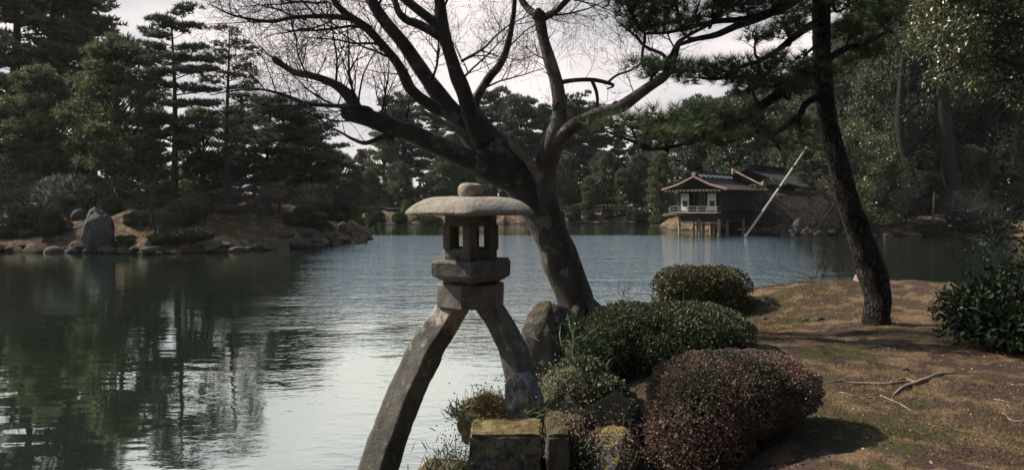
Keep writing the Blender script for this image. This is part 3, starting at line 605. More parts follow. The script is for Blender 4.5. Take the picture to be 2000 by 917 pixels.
# root flare
for ang, l in ((200, .7), (250, .5), (300, .6), (340, .5), (20, .4))[:3]:
    c, s_ = math.cos(math.radians(ang)), math.sin(math.radians(ang))
    bx, by = MB.x + c * .2, MB.y + s_ * .2
    tube(a, smooth_line([(MB.x - .05, by, G(bx, by) + .34, .10), (MB.x + c * .32, MB.y + s_ * .32, G(bx, by) + .10, .12), (MB.x + c * (.35 + l), MB.y + s_ * (.35 + l), G(MB.x + c * (.35 + l), MB.y + s_ * (.35 + l)) - .04, .05)]), 8, .1)
mpart('trunk', a, MAT['maple'])
limbs = [
 [(1066, 432, 30, 12.45), (1060, 385, 31, 12.35), (1062, 340, 29, 12.3), (1071, 302, 27, 12.2), (1082, 268, 24, 12.15), (1092, 235, 18, 12.1), (1093, 200, 16, 12.1), (1086, 160, 14.5, 12.1), (1074, 120, 13.5, 12.1), (1062, 80, 12.5, 12.15), (1056, 45, 12, 12.2), (1052, 28, 11, 12.2)],
 [(1078, 285, 22, 12.15), (1108, 255, 17, 12.0), (1140, 235, 14.5, 11.8), (1175, 219, 13, 11.7), (1210, 210, 13.5, 11.6), (1240, 190, 13, 11.5), (1270, 168, 11, 11.4), (1298, 148, 10, 11.3), (1310, 128, 8, 11.2), (1316, 100, 6, 11.2), (1325, 82, 4.5, 11.1)],
 [(1325, 82, 4.5, 11.1), (1350, 66, 4, 11.0), (1385, 48, 3.2, 10.9), (1420, 20, 2.6, 10.8), (1445, 0, 2.2, 10.8), (1470, -25, 1.6, 10.7)],
 [(1308, 122, 5, 11.2), (1292, 105, 4, 11.2), (1262, 92, 3.4, 11.2), (1240, 70, 2.6, 11.2), (1222, 55, 2, 11.2), (1200, 35, 1.2, 11.2)],
 [(1052, 34, 9, 12.2), (1035, 20, 8, 12.3), (1020, 2, 7, 12.4), (1008, -30, 6, 12.4), (990, -130, 5, 12.5), (985, -260, 3, 12.5)],
 [(1060, 36, 8, 12.2), (1085, 22, 7, 12.1), (1112, -4, 6, 12.0), (1150, -40, 5, 11.9), (1200, -110, 4.5, 11.8), (1240, -220, 3, 11.7)],
 [(1086, 163, 5.5, 12.1), (1120, 157, 5, 12.0), (1158, 156, 4.6, 11.9), (1190, 163, 4, 11.9), (1198, 168, 2.5, 11.9), (1185, 174, 1.5, 11.9)],
 [(1156, 157, 4.2, 11.9), (1165, 180, 3.8, 11.9), (1167, 205, 3.2, 11.9), (1164, 216, 2, 11.9)],
 [(1186, 162, 3, 11.9), (1205, 147, 2.6, 11.8), (1232, 137, 2.2, 11.7), (1260, 118, 1.6, 11.7), (1275, 108, .8, 11.7)],
 [(1048, 335, 12, 12.2), (1034, 316, 9.5, 12.0), (1018, 300, 9, 11.9), (1002, 284, 8, 11.8), (996, 272, 5, 11.8), (1002, 258, 4, 11.8), (1004, 252, 2.5, 11.8)],
 # low left limb with its cut end
 [(1000, 350, 30, 12.3), (960, 335, 26, 12.1), (915, 312, 24, 11.9), (870, 290, 22, 11.75), (825, 270, 21, 11.6), (780, 252, 20, 11.5), (740, 238, 20, 11.4), (705, 226, 20, 11.3), (680, 219, 19, 11.25), (672, 215, 12, 11.25)],
 [(700, 222, 14, 11.3), (690, 202, 13, 11.3), (676, 182, 12, 11.3), (655, 165, 10, 11.3), (625, 153, 8.5, 11.3), (600, 146, 8, 11.35), (582, 143, 7.5, 11.4), (565, 136, 6.5, 11.4), (548, 124, 6.5, 11.4), (534, 113, 6.5, 11.4)],
 [(728, 232, 8, 11.4), (724, 216, 6, 11.3), (708, 210, 5.4, 11.2), (660, 207, 4.8, 11.1), (610, 204, 4.2, 11.0), (575, 193, 3.8, 11.0), (540, 181, 3.2, 10.9), (500, 174, 2.6, 10.8), (450, 178, 1.8, 10.7), (410, 186, 1, 10.6)],
 [(768, 268, 9, 11.5), (745, 268, 6, 11.4), (715, 279, 5, 11.3), (690, 272, 3.5, 11.3), (665, 258, 2.6, 11.2), (640, 245, 2, 11.2), (615, 222, 1.6, 11.2), (590, 205, 1, 11.2)],
 # upper stems
 [(960, 290, 24, 12.3), (915, 250, 17, 12.2), (880, 224, 14, 12.2), (845, 208, 13, 12.1), (805, 178, 12, 12.0), (790, 150, 11.5, 12.0), (776, 124, 10.5, 12.0), (748, 89, 9.5, 11.9), (716, 55, 9, 11.8), (684, 33, 8, 11.8), (662, 14, 7, 11.8), (645, -12, 6, 11.8), (620, -60, 4, 11.8)],
 [(690, 38, 7, 11.8), (660, 33, 6, 11.7), (620, 32, 5, 11.6), (574, 34, 4.4, 11.5), (545, 40, 4.2, 11.4), (524, 42, 3.8, 11.4), (487, 37, 3, 11.3), (446, 27, 2, 11.2), (410, 8, 1.2, 11.1)],
 [(940, 285, 30, 12.3), (905, 245, 24, 12.3), (878, 212, 21, 12.3), (842, 165, 17, 12.3), (822, 135, 16, 12.3), (806, 112, 15, 12.3), (780, 76, 14, 12.3), (750, 40, 13, 12.3), (730, 9, 12.5, 12.3), (715, -30, 11, 12.3), (695, -120, 9, 12.2), (660, -230, 7, 12.1), (640, -340, 4, 12.0)],
 [(945, 275, 30, 12.2), (925, 240, 22, 12.1), (915, 208, 18, 12.0), (906, 180, 17, 12.0), (893, 150, 16.5, 12.0), (882, 115, 15, 12.0), (872, 82, 14, 11.9), (864, 44, 13, 11.9), (858, 0, 12, 11.9), (852, -50, 10, 11.8), (856, -150, 9, 11.7), (880, -280, 7, 11.6), (890, -420, 4, 11.5)],
 [(868, 80, 9, 11.9), (840, 60, 10.5, 11.8), (815, 47, 10, 11.8), (792, 38, 8, 11.8), (776, 18, 7, 11.7), (768, -20, 5, 11.7)],
 [(870, 62, 10, 12.0), (846, 42, 11, 12.1), (815, 18, 10, 12.2), (785, -6, 9, 12.3), (750, -40, 7, 12.4)],
 [(940, 260, 17, 12.3), (930, 225, 13, 12.4), (928, 200, 11, 12.5), (938, 178, 10, 12.5), (955, 152, 9.5, 12.5), (974, 130, 9, 12.5), (987, 103, 7.5, 12.5), (996, 69, 6.5, 12.5), (1003, 27, 5.5, 12.5), (1006, -10, 5, 12.5), (1012, -90, 4.5, 12.5), (1030, -200, 3, 12.5)],
 [(905, 262, 9, 12.0), (882, 246, 7, 11.8), (862, 238, 6.5, 11.6), (840, 225, 6, 11.5), (820, 222, 5, 11.5), (800, 224, 3, 11.5)],
 [(845, 228, 4, 11.5), (822, 214, 3.5, 11.4), (806, 212, 1.6, 11.4)],
 [(1150, -40, 6, 11.9), (1210, -120, 6, 11.5), (1270, -190, 5, 11.0), (1340, -260, 3, 10.6)],
 [(1003, -60, 7, 12.4), (1060, -160, 7, 11.8), (1110, -250, 6, 11.0), (1150, -330, 3, 10.4)],
]
small = []
for i, rows in enumerate(limbs):
    a = Acc(); ln = pl(rows, 5); ln[:, 3] *= .88; LIMBS[i] = ln; tube(a, ln, 16 if rows[0][2] > 9 else 9, .13 if rows[0][2] > 5 else 0)
    mpart('limb', a, MAT['snag'] if i in (9, 21, 22) else MAT['maple_sunlit'] if i in (0, 1) else MAT['maple'])
a = Acc()   # burr and cut stubs
D, T = ICO[3]
for (px, py, Y, r) in ((1070, 396, 12.2, .17), (1203, 205, 11.6, .06), (1052, 30, 12.2, .105), (1090, 108 + 100, 12.05, .10), (1084, 405, 12.2, .0), (1042, 96 - 20, 12.1, .0), (676, 214, 11.25, .09)):
    if r == 0: continue
    a = Acc(); c = P(px, py, Y); R = r * (1 + .18 * np.array([mnoise.noise(Vector(d * 2.2) + c * 3) for d in D])); a.add(D * R[:, None] * np.array([1, .8, 1.1]) + np.array(c), t=T)
    mpart('burl', a, MAT['maple'])
# twigs: branching lines off the limbs
def twigs(acc, buds, start, d0, length, r, rng, depth=3, bend=.22, up=.25, seg=None, outv=None, splits=3):
    """one wandering shoot and its side shoots"""
    st = [(np.array(start, float), unit(np.array(d0, float)), length, r, depth)]
    SA, SB, RA, RB = [], [], [], []
    while st:
        p, d, L_, r_, dp = st.pop(); n = max(3, int(L_ / .07)); sl = L_ / n
        for i in range(n):
            d = unit(d + rng.normal(size=3) * bend * .55 + np.array([0, 0, up * .10])); q = p + d * sl
            ra = r_ * (1 - .75 * i / n); rb = r_ * (1 - .75 * (i + 1) / n)
            SA.append(p); SB.append(q); RA.append(ra); RB.append(rb); p = q
            if dp > 0 and i > 0 and rng.random() < splits / n * 1.5:
                sdv = rng.normal(size=3); sdv -= d * np.dot(sdv, d); sdv = unit(sdv); sdv[1] *= .6
                st.append((p.copy(), unit(d * .75 + sdv * .8 + np.array([0, 0, .1])), L_ * rng.uniform(.4, .7), max(ra * .6, .0028), dp - 1))
        if dp <= 1 and buds is not None: buds.append(p)
    tubes3(acc, SA, SB, RA, RB, 3)
rng = np.random.default_rng(5); tw = Acc(); buds = []
def shoots(li, n, l0, l1, r, f0=.3, f1=1., up=.3, depth=3, only=None, dirb=None):
    ln = LIMBS[li]
    for k in range(max(2, int(n * .42))):
        f = rng.uniform(f0, f1); i = min(int(f * (len(ln) - 1)), len(ln) - 2); p = ln[i, :3]; tdir = unit(ln[i + 1, :3] - ln[i, :3])
        sd = rng.normal(size=3); sd -= tdir * np.dot(sd, tdir); sd = unit(sd) 
        d = tdir * .55 + sd * .9 + np.array([0, 0, up])
        if dirb is not None: d = d + np.array(dirb)
        twigs(tw, buds, p, d, rng.uniform(l0, l1) * 1.15, r * 1.35, rng, depth)
shoots(15, 16, .4, .9, .008, .1, 1, .05); shoots(12, 20, .4, 1.1, .008, .1, 1, .15); shoots(11, 20, .3, .9, .008, .1, 1, .8)
shoots(13, 14, .3, .8, .006, .2, 1, .3); shoots(10, 10, .5, 1.1, .010, .45, .9, 1.1); shoots(14, 12, .4, .9, .009, .3, 1, .1)
shoots(16, 10, .4, .9, .009, .3, .9, .1); shoots(17, 14, .4, 1.0, .009, .25, .9, .2); shoots(18, 6, .3, .7, .006, .2, 1, .2)
shoots(20, 12, .35, .8, .007, .3, 1, .2); shoots(4, 8, .4, .9, .007, .3, 1, .2); shoots(5, 14, .4, .9, .007, .0, 1, .0)
shoots(0, 12, .3, .8, .006, .45, .9, .2); shoots(6, 8, .25, .6, .004, .2, 1, .3); shoots(8, 8, .2, .6, .004, .2, 1, .3); shoots(7, 3, .2, .4, .004, .3, 1, .1)
shoots(1, 6, .3, .7, .006, .6, 1, .3); shoots(2, 10, .3, .8, .006, .1, 1, .3); shoots(3, 12, .3, .8, .005, .1, 1, .3); shoots(9, 6, .2, .5, .004, .5, 1, .6)
shoots(21, 6, .2, .5, .004, .3, 1, .3); shoots(19, 5, .4, .9, .007, .3, 1, .2)
def midbranch(px, py, Y, dx, dy, dz, l, r):
    twigs(tw, buds, P(px, py, Y), (dx, dy, dz), l, r, rng, 3, .16, .12, splits=5)
for args in (*[(*q_, rng.normal() * .8 + .2, rng.normal() * .8 - .3, .35, 2.0, .05) for q_ in ((1210, -120, 11.5), (1240, -155, 11.2), (1270, -190, 11), (1300, -220, 10.8), (1060, -160, 11.8), (1085, -205, 11.4), (1110, -250, 11), (1130, -290, 10.7), (1180, -80, 11.7), (1150, -40, 11.9), (890, -330, 11.6), (880, -250, 11.6))], *[(x_, y_, 12, rng.normal() * .8, rng.normal() * .6, .6, 1.7, .035) for x_, y_ in ((655, -230, ), (690, -130), (645, -320), (856, -150), (872, -230), (886, -330), (890, -400), (1012, -90), (1025, -170), (1200, -110), (1225, -180), (1240, -215), (990, -130), (986, -220), (770, -20), (750, -40), (880, -280), (670, -200))], (716, 55, 11.8, -1, -.2, .1, 1.6, .030), (745, 88, 11.9, -1, .2, .15, 1.5, .026), (780, 124, 12, -.7, -.3, .5, 1.4, .026), (735, 20, 12.3, .5, .2, .8, 1.2, .03), (840, 160, 12.2, .4, -.3, .8, 1.3, .026), (900, 120, 12, 1, -.2, .6, 1.5, .028), (895, 160, 12, 1, .3, .45, 1.4, .024),
             (574, 34, 11.5, -.9, .1, .4, 1.1, .018), (620, 32, 11.6, -.8, -.2, .5, 1.3, .02), (660, 33, 11.7, -.7, .3, -.2, 1.2, .02), (524, 42, 11.4, -1, 0, -.15, 1.1, .014), (700, 224, 11.3, -.2, -.2, 1, 1.5, .030), (655, 165, 11.3, .2, .2, 1, 1.3, .022), (600, 146, 11.3, -.4, -.2, .9, 1.1, .018), (740, 238, 11.4, .35, .1, 1, 1.3, .024), (790, 255, 11.5, .1, .2, 1, 1.0, .018),
             (660, 207, 11.1, -1, -.1, .25, 1.4, .020), (600, 204, 11, -1, .2, -.2, 1.3, .016), (720, 232, 11.3, -.9, -.3, -.15, 1.4, .018), (950, 170, 12.5, 1, .2, .5, 1.3, .02), (985, 105, 12.5, .7, .1, 1, 1.2, .018), (1075, 120, 12.1, -.9, -.2, .5, .9, .014), (1085, 30, 12.1, 1, 0, .15, 1.2, .02), (1120, 0, 12, 1, .1, -.1, 1.2, .016),
             (1240, 190, 11.5, -.3, -.2, .8, .7, .010), (1318, 95, 11.2, -.5, .1, 1, 1.1, .016), (1350, 66, 11, .1, .1, 1, .9, .014), (1385, 48, 10.9, .8, 0, .6, 1, .014), (1262, 92, 11.2, -.8, 0, .6, 1, .014), (862, 30, 11.9, .6, -.2, .7, 1.1, .024), (812, 46, 11.8, -.6, 0, .5, 1.1, .022), (640, 5, 11.8, -.9, .1, -.1, 1.4, .024)):
    midbranch(*args)
# long fine shoots left of the broken limb
for (px, py, dx, dz, l, r) in ((700, 225, -.1, 1., 1.3, .022), (660, 205, .1, 1, 1.0, .012), (690, 195, .5, .9, 1.2, .014), (735, 235, .3, 1, 1.2, .014), (620, 150, .1, 1, .9, .010), (575, 142, -.6, .7, .7, .008), (535, 113, -.7, .8, .8, .006), (640, 160, -.5, -.5, .8, .006), (500, 175, -1, .1, .8, .006), (600, 200, -1, -.4, .8, .007), (850, 120, .4, .8, .8, .01), (905, 150, .8, .5, .9, .01), (900, 120, .9, .4, 1, .008), (945, 170, .8, .6, .9, .008), (1080, 150, -.8, .2, .6, .005), (1090, 205, -.6, .2, .6, .005), (1040, 310, -.7, .3, .6, .006), (780, 100, -.5, .7, .9, .008), (800, 150, -.3, .9, .8, .008)):
    twigs(tw, buds, P(px, py, 11.6 if px < 800 else 12.0), (dx, rng.normal() * .3, dz), l, r, rng, 3)
mpart('twigs', tw, MAT['twig'], False, 'stuff')
bu = Acc(); bp = np.array(buds); bp = bp[rng.random(len(bp)) < .3]
scatter(bu, bp, unit(rng.normal(size=bp.shape) + [0, 0, .5]), rng.uniform(.012, .028, len(bp)), ROUND, rng)
for (px, py) in ((873, 98), (870, 104), (884, 132), (868, 108)):
    n_ = 14; c = np.array(P(px, py, 11.7)); scatter(bu, c + rng.normal(size=(n_, 3)) * .02, rng.normal(size=(n_, 3)), rng.uniform(.02, .04, n_), ROUND, rng)
mpart('buds', bu, MAT['bud'], False, 'stuff')

# ================================================================== LEANING PINE on the right bank
PB = P(1712, 618, 11.2); PB.z = G(PB.x, PB.y) - .08
pine = thing('leaning_pine_tree', 'dark leaning pine with long low branches on the grassy right bank', 'tree', PB)
def ppart(name, acc, mat, smooth=True, kind=None):
    return O(name, acc.mesh(name, mat, smooth, PB), pine, kind=kind)
prow = [(1714, 640, 29, 11.2), (1713, 612, 26, 11.2), (1714, 585, 25.5, 11.2), (1709, 550, 26, 11.2), (1697, 510, 26, 11.2), (1678, 455, 23, 11.15), (1660, 405, 21, 11.1), (1645, 350, 20, 11.1), (1630, 290, 18.5, 11.05), (1618, 240, 17.5, 11.05), (1610, 180, 17.5, 11), (1606, 110, 17, 11), (1604, 50, 16.5, 11), (1602, -20, 16, 11), (1596, -120, 16, 10.9), (1580, -260, 13, 10.8), (1585, -400, 10, 10.8), (1570, -520, 5, 10.8)]
a = Acc(); tube(a, pl(prow, 6), 24, .16)
for ang, l in ():
    c, s_ = math.cos(math.radians(ang)), math.sin(math.radians(ang))
    tube(a, smooth_line([(PB.x + c * .1, PB.y + s_ * .1, PB.z + .42, .10), (PB.x + c * .20, PB.y + s_ * .20, PB.z + .16, .09), (PB.x + c * (.2 + l), PB.y + s_ * (.2 + l), PB.z + .02, .03)]), 8, .1)
ppart('trunk', a, MAT['pinebark'])
pbr = [
 [(1612, 150, 10, 11), (1579, 150, 9, 10.9), (1540, 172, 9, 10.8), (1505, 195, 9, 10.7), (1470, 216, 9, 10.6), (1430, 240, 9.5, 10.5), (1395, 258, 9, 10.4), (1360, 273, 6, 10.3), (1320, 285, 4, 10.2), (1280, 292, 2.5, 10.2)],
 [(1608, 40, 8, 11), (1583, 50, 7.5, 10.9), (1551, 72, 7, 10.8), (1519, 98, 5, 10.7), (1480, 120, 4, 10.6), (1430, 135, 3, 10.5)],
 [(1603, -30, 12, 11), (1560, -5, 10, 10.9), (1520, 18, 9, 10.8), (1480, 36, 8, 10.7), (1440, 50, 7, 10.6), (1400, 68, 6, 10.5), (1360, 76, 5, 10.4), (1326, 88, 3.5, 10.3)],
 [(1500, 28, 7, 10.8), (1450, 38, 6, 10.9), (1400, 42, 5, 11), (1340, 55, 4, 11.1), (1300, 64, 3, 11.2), (1260, 66, 2, 11.2)],
 [(1612, 185, 8, 11), (1590, 192, 7, 10.9), (1572, 205, 6.5, 10.8), (1560, 228, 6, 10.7), (1540, 240, 6, 10.6), (1522, 256, 3.5, 10.5), (1500, 268, 2, 10.4)],
 [(1612, 120, 7, 11), (1650, 95, 6, 11), (1690, 85, 5, 11.1), (1735, 60, 3.5, 11.2)],
 [(1604, 20, 7, 11), (1640, -10, 6, 11.1), (1700, -30, 5, 11.3), (1760, -50, 3, 11.5)],
 [(1606, 70, 5, 11), (1595, 88, 4, 10.7), (1585, 96, 3, 10.5), (1570, 110, 2, 10.3)],
 [(1600, -160, 10, 10.9), (1500, -220, 8, 10.5), (1380, -250, 5, 10.2), (1280, -260, 3, 10)],
 [(1596, -200, 10, 10.9), (1700, -260, 8, 10.9), (1820, -300, 5, 11)],
 [(1590, -330, 8, 10.8), (1500, -420, 5, 10.6), (1420, -450, 3, 10.6)],
 [(1588, -380, 8, 10.8), (1680, -470, 5, 11), (1760, -500, 3, 11)]]
PL = []
for rows in pbr:
    a = Acc(); ln = pl(rows, 5); PL.append(ln); tube(a, ln, 10, .12); ppart('branch', a, MAT['pinebark'])
allp = np.vstack(PL)
# needle pads: px, py, radius px x, radius px z, Y, tuft count
pads = [(1235, 15, 45, 22, 11.0), (1300, 10, 60, 28, 10.8), (1260, 50, 48, 18, 11.1), (1330, 48, 45, 16, 10.7), (1220, -10, 50, 18, 10.9), (1395, 20, 55, 20, 10.8), (1460, 12, 50, 20, 11.0), (1530, 5, 50, 22, 10.6), (1560, 30, 45, 20, 11.2), (1475, 75, 30, 14, 10.6), (1540, 60, 45, 18, 10.6),
        (1255, 125, 30, 10, 10.9), (1305, 135, 48, 18, 10.6), (1365, 140, 55, 22, 10.5), (1430, 138, 60, 24, 10.6), (1505, 125, 45, 20, 10.5), (1560, 135, 50, 28, 10.9), (1470, 165, 55, 16, 10.8), (1270, 150, 20, 8, 10.8), (1545, 172, 50, 16, 10.6), (1620, 140, 45, 30, 11.5),
        (1185, 248, 40, 15, 10.4), (1235, 242, 50, 20, 10.3), (1290, 235, 55, 22, 10.2), (1350, 230, 50, 20, 10.1), (1290, 270, 55, 18, 10.0), (1350, 262, 45, 15, 9.9), (1420, 225, 50, 18, 10.2), (1475, 250, 45, 18, 10.3), (1420, 272, 50, 18, 10.1), (1520, 275, 45, 18, 10.4), (1560, 255, 40, 20, 10.8), 
        (1660, 60, 50, 25, 11.2), (1720, 35, 55, 25, 11.3), (1650, 5, 50, 22, 11.0), (1720, -10, 60, 25, 11.4), (1690, 100, 45, 20, 11.2), (1600, -15, 60, 22, 10.6), (1500, -30, 70, 24, 10.8), (1400, -35, 70, 22, 10.6), (1310, -40, 70, 24, 10.6),
        (1300, -250, 90, 30, 10.2), (1400, -270, 90, 35, 10.3), (1500, -240, 80, 30, 10.5), (1700, -280, 90, 35, 10.9), (1820, -320, 80, 30, 11), (1600, -330, 90, 40, 10.6), (1450, -470, 90, 35, 10.6), (1570, -540, 90, 45, 10.8), (1720, -510, 90, 35, 11), (1640, -160, 80, 30, 10.6), (1560, -130, 80, 30, 10.8)]
nd_ = Acc(); sb = Acc(); rng = np.random.default_rng(8); SA, SB, RA, RB = [], [], [], []
for (px, py, rx, rz_, Y) in pads:
    c = np.array(P(px, py, Y)); ax = np.array([R_(rx, Y), R_(rx, Y) * .95, R_(rz_, Y)]); n_ = int((38 if py > 200 else 62) * ax[0] * ax[1] / .12 * (1.15 if py > -60 else .45))
    u = unit(rng.normal(size=(n_, 3))) * (rng.random((n_, 1)) ** (1 / 2.2)); lump = 1 + .35 * np.sin(u[:, :1] * 7 + px) * np.cos(u[:, 1:2] * 6)
    pts = c + u * ax * lump; d = unit(u * [1, 1, .6] + [0, 0, .75] + rng.normal(size=(n_, 3)) * .35)
    scatter(nd_, pts, d, rng.uniform(.14, .25, n_), TUFT_NEAR, rng)
    j = np.argmin(np.linalg.norm(allp[:, :3] - (c - [0, 0, ax[2]]), axis=1)); st = allp[j, :3]
    m = smooth_line([(*st, min(allp[j, 3], .035)), (*(st * .5 + c * .5 - [0, 0, ax[2] * .8] + rng.normal(size=3) * .06), .022), (*(c - [0, 0, ax[2] * .5]), .014), (*(c + [ax[0] * .3, 0, 0]), .006)], 4)
    tube(sb, m, 6, 0)
    for k in range(0, n_, 5):
        i = rng.integers(len(m) // 2, len(m)); SA.append(m[i, :3]); SB.append(pts[k]); RA.append(.009); RB.append(.003)
tubes3(sb, SA, SB, RA, RB, 3)
ppart('twigs', sb, MAT['pinebark'], False, 'stuff'); ppart('needles', nd_, MAT['needle'], False, 'stuff')

# ================================================================== SHRUBS
def inside(p, e, k=1.): return (((p - e[0]) / (np.array(e[1]) * k)) ** 2).sum(1) < 1
def shrub_leaves(acc, ells, n, size, rng, proto=ROUND, shell=.16, tangle=.7, flat=0., bumpy=.06):
    area = np.array([e[1][0] * e[1][2] + e[1][0] * e[1][1] for e in ells]); area = area / area.sum()
    for i, e in enumerate(ells):
        m = int(n * area[i]); u = unit(rng.normal(size=(m, 3))); ax = np.array(e[1])
        if flat: u[:, 2] = np.sign(u[:, 2]) * np.abs(u[:, 2]) ** (1 - flat)
        dep = 1 - shell * rng.random((m, 1)) ** 1.6
        bp = 1 + bumpy * np.sin(u[:, :1] * 9 + i) * np.cos(u[:, 1:2] * 8 + u[:, 2:3] * 7) + bumpy * .6 * np.sin(u[:, :1] * 23 + u[:, 2:3] * 19)
        p = np.array(e[0]) + u * ax * dep * bp; nrm = unit(u / ax)
        keep = np.ones(m, bool)
        for j, f in enumerate(ells):
            if j != i: keep &= ~inside(p, f, .86)
        p = p[keep]; nrm = nrm[keep]
        scatter(acc, p, unit(nrm * 1.0 + rng.normal(size=p.shape) * tangle + [0, 0, .25]), rng.uniform(size[0], size[1], len(p)), proto, rng)
def make_shrub(name, label, cat, ells, n, size, mat, base, seed, group=None, proto=ROUND, core=.80, stems=6, shell=.12, flat=0., tangle=.6, stemr=.018, bumpy=.035, stemmat='twig'):
    rng = np.random.default_rng(seed); t = thing(name, label, cat, base, group); b = np.array(base)
    a = Acc(); shrub_leaves(a, ells, n, size, rng, proto, shell, tangle, flat, bumpy)
    O('foliage', a.mesh('foliage', MAT[mat], False, base), t, kind='stuff')
    a = Acc(); D, T = ICO[2]; SA, SB, RA, RB = [], [], [], []
    for e in ells:      # dense twiggy inside
        m = 260; u = unit(rng.normal(size=(m, 3))); tip = np.array(e[0]) + u * np.array(e[1]) * .92; mid = np.array(e[0]) * .45 + b * .55
        o = mid + (tip - mid) * rng.uniform(.1, .55, (m, 1)); SA += list(o); SB += list(tip); RA += [stemr * .35] * m; RB += [stemr * .12] * m
        for k in range(stems):
            v = unit(rng.normal(size=3)); v[2] = abs(v[2]) * .4
            q = np.array(e[0]) + v * np.array(e[1]) * .7; c0 = b + np.array([rng.normal() * .05, rng.normal() * .05, -.03])
            tube(a, smooth_line([(*c0, stemr), (*(c0 * .5 + q * .5 + rng.normal(size=3) * .04), stemr * .75), (*q, stemr * .35)]), 6)
    tubes3(a, SA, SB, RA, RB, 3)
    O('stems', a.mesh('stems', MAT[stemmat], False, base), t, kind='stuff')
    if core:
        a = Acc()
        for e in ells:
            m = int(n * .10); u = unit(rng.normal(size=(m, 3))); p = np.array(e[0]) + u * np.array(e[1]) * core * rng.uniform(.8, 1, (m, 1))
            scatter(a, p, unit(np.cross(u, rng.normal(size=u.shape)) + u * .3), np.full(m, size[1] * 2.2), ROUND, rng)
        O('inner_foliage', a.mesh('inner_foliage', MAT[mat], False, base), t, kind='stuff')
    return t
def E(px, py, Y, rx, ry, rz): return (np.array(P(px, py, Y)), (R_(rx, Y), ry, R_(rz, Y)))
b = P(1370, 600, 14.2); b.z = G(b.x, b.y)
make_shrub('clipped_shrub', 'round clipped olive shrub behind the big green shrub, at the water', 'shrub', [E(1335, 572, 14.2, 62, .6, 54), E(1404, 573, 14.2, 64, .6, 54), E(1370, 566, 14.2, 70, .6, 46)], 19000, (.028, .045), 'boxolive', b, 21, flat=.35, stems=5, tangle=.6)
b = P(1290, 735, 8.9); b.z = G(b.x, b.y)
make_shrub('clipped_shrub', 'big low green shrub between the maple trunk and the reddish shrub', 'shrub', [E(1235, 668, 8.9, 108, .62, 78), E(1345, 658, 8.9, 128, .70, 68), E(1185, 705, 8.5, 62, .4, 78), E(1290, 700, 8.5, 120, .4, 60)], 46000, (.022, .036), 'box', b, 22, flat=.2, stems=6, tangle=.65)
b = P(1440, 870, 5.75); b.z = G(b.x, b.y)
make_shrub('clipped_shrub', 'reddish leaved rounded shrub nearest the viewer with bare stems on its right side', 'shrub', [E(1366, 832, 5.35, 110, .42, 118), E(1462, 754, 5.55, 138, .44, 70), E(1412, 768, 5.48, 148, .46, 84)], 60000, (.012, .021), 'redleaf', b, 23, stems=5, flat=.1, tangle=.7, stemr=.014)
a = Acc(); rb = thing('shrub_stem', 'bare dark stems propping the right side of the reddish shrub', 'stems', b)
for pts in ([(1462, 885), (1500, 840), (1530, 805), (1550, 775)], [(1470, 885), (1520, 845), (1552, 805), (1565, 770)], [(1455, 885), (1478, 835), (1490, 800), (1500, 760)], [(1500, 850), (1518, 830), (1540, 818), (1556, 815)], [(1528, 812), (1522, 790), (1530, 765)]):
    m = smooth_line([(*P(x, y, 5.6), .013 * (1 - .25 * i)) for i, (x, y) in enumerate(pts)]); tube(a, m, 7, .1)
O('stem', a.mesh('stem', MAT['twig'], True, b), rb, kind='stuff')
b = P(1140, 790, 7.7); b.z = G(b.x, b.y)
make_shrub('leafy_shrub', 'dark shaded low shrub filling the gap between the upright rock and the big green shrub', 'shrub', [E(1135, 745, 7.8, 62, .32, 50), (np.array(P(1180, 770, 7.5)), (R_(50, 7.5), .3, R_(38, 7.5)))], 9000, (.024, .04), 'box', b, 27, shell=.4, tangle=.9)
# leafy thicket on the right
b = P(1960, 660, 9.0); b.z = G(b.x, b.y)
make_shrub('broadleaf_shrub', 'dark glossy broad-leaved shrub at the right end of the bank', 'shrub', [E(1900, 612, 9.0, 62, .5, 58), E(1975, 590, 9.0, 80, .6, 72), E(2060, 590, 8.9, 100, .6, 95), E(1985, 640, 8.7, 75, .5, 40)], 7500, (.05, .11), 'aucuba', b, 24, proto=LEAF, shell=.7, tangle=1.1, stems=10, core=0, bumpy=.2)
rng = np.random.default_rng(31)
t = thing('evergreen_branch', 'leafy evergreen branch reaching in over the water at the right edge', 'branch', P(2080, 520, 8.6)); o_ = P(2080, 520, 8.6)
a = Acc(); lf = Acc()
mains = [[(2100, 540), (2040, 500), (1990, 470), (1945, 462), (1905, 470)], [(2100, 450), (2030, 440), (1980, 425), (1930, 432)], [(2100, 410), (2050, 405), (2000, 412), (1960, 420)], [(2060, 530), (2000, 520), (1950, 505), (1915, 470)]]
for pts in mains:
    m = smooth_line([(*P(x, y, 8.6 + .2 * rng.normal()), .014 * (1 - .2 * i)) for i, (x, y) in enumerate(pts)]); tube(a, m, 6)
    c = m[rng.integers(1, len(m), 170), :3] + rng.normal(size=(170, 3)) * [.13, .15, .10]; scatter(lf, c, rng.normal(size=c.shape) + [0, 0, .2], rng.uniform(.04, .075, len(c)), LEAF, rng)
O('branch', a.mesh('branch', MAT['barebark'], True, o_), t); O('leaves', lf.mesh('leaves', MAT['aucuba'], False, o_), t, kind='stuff')
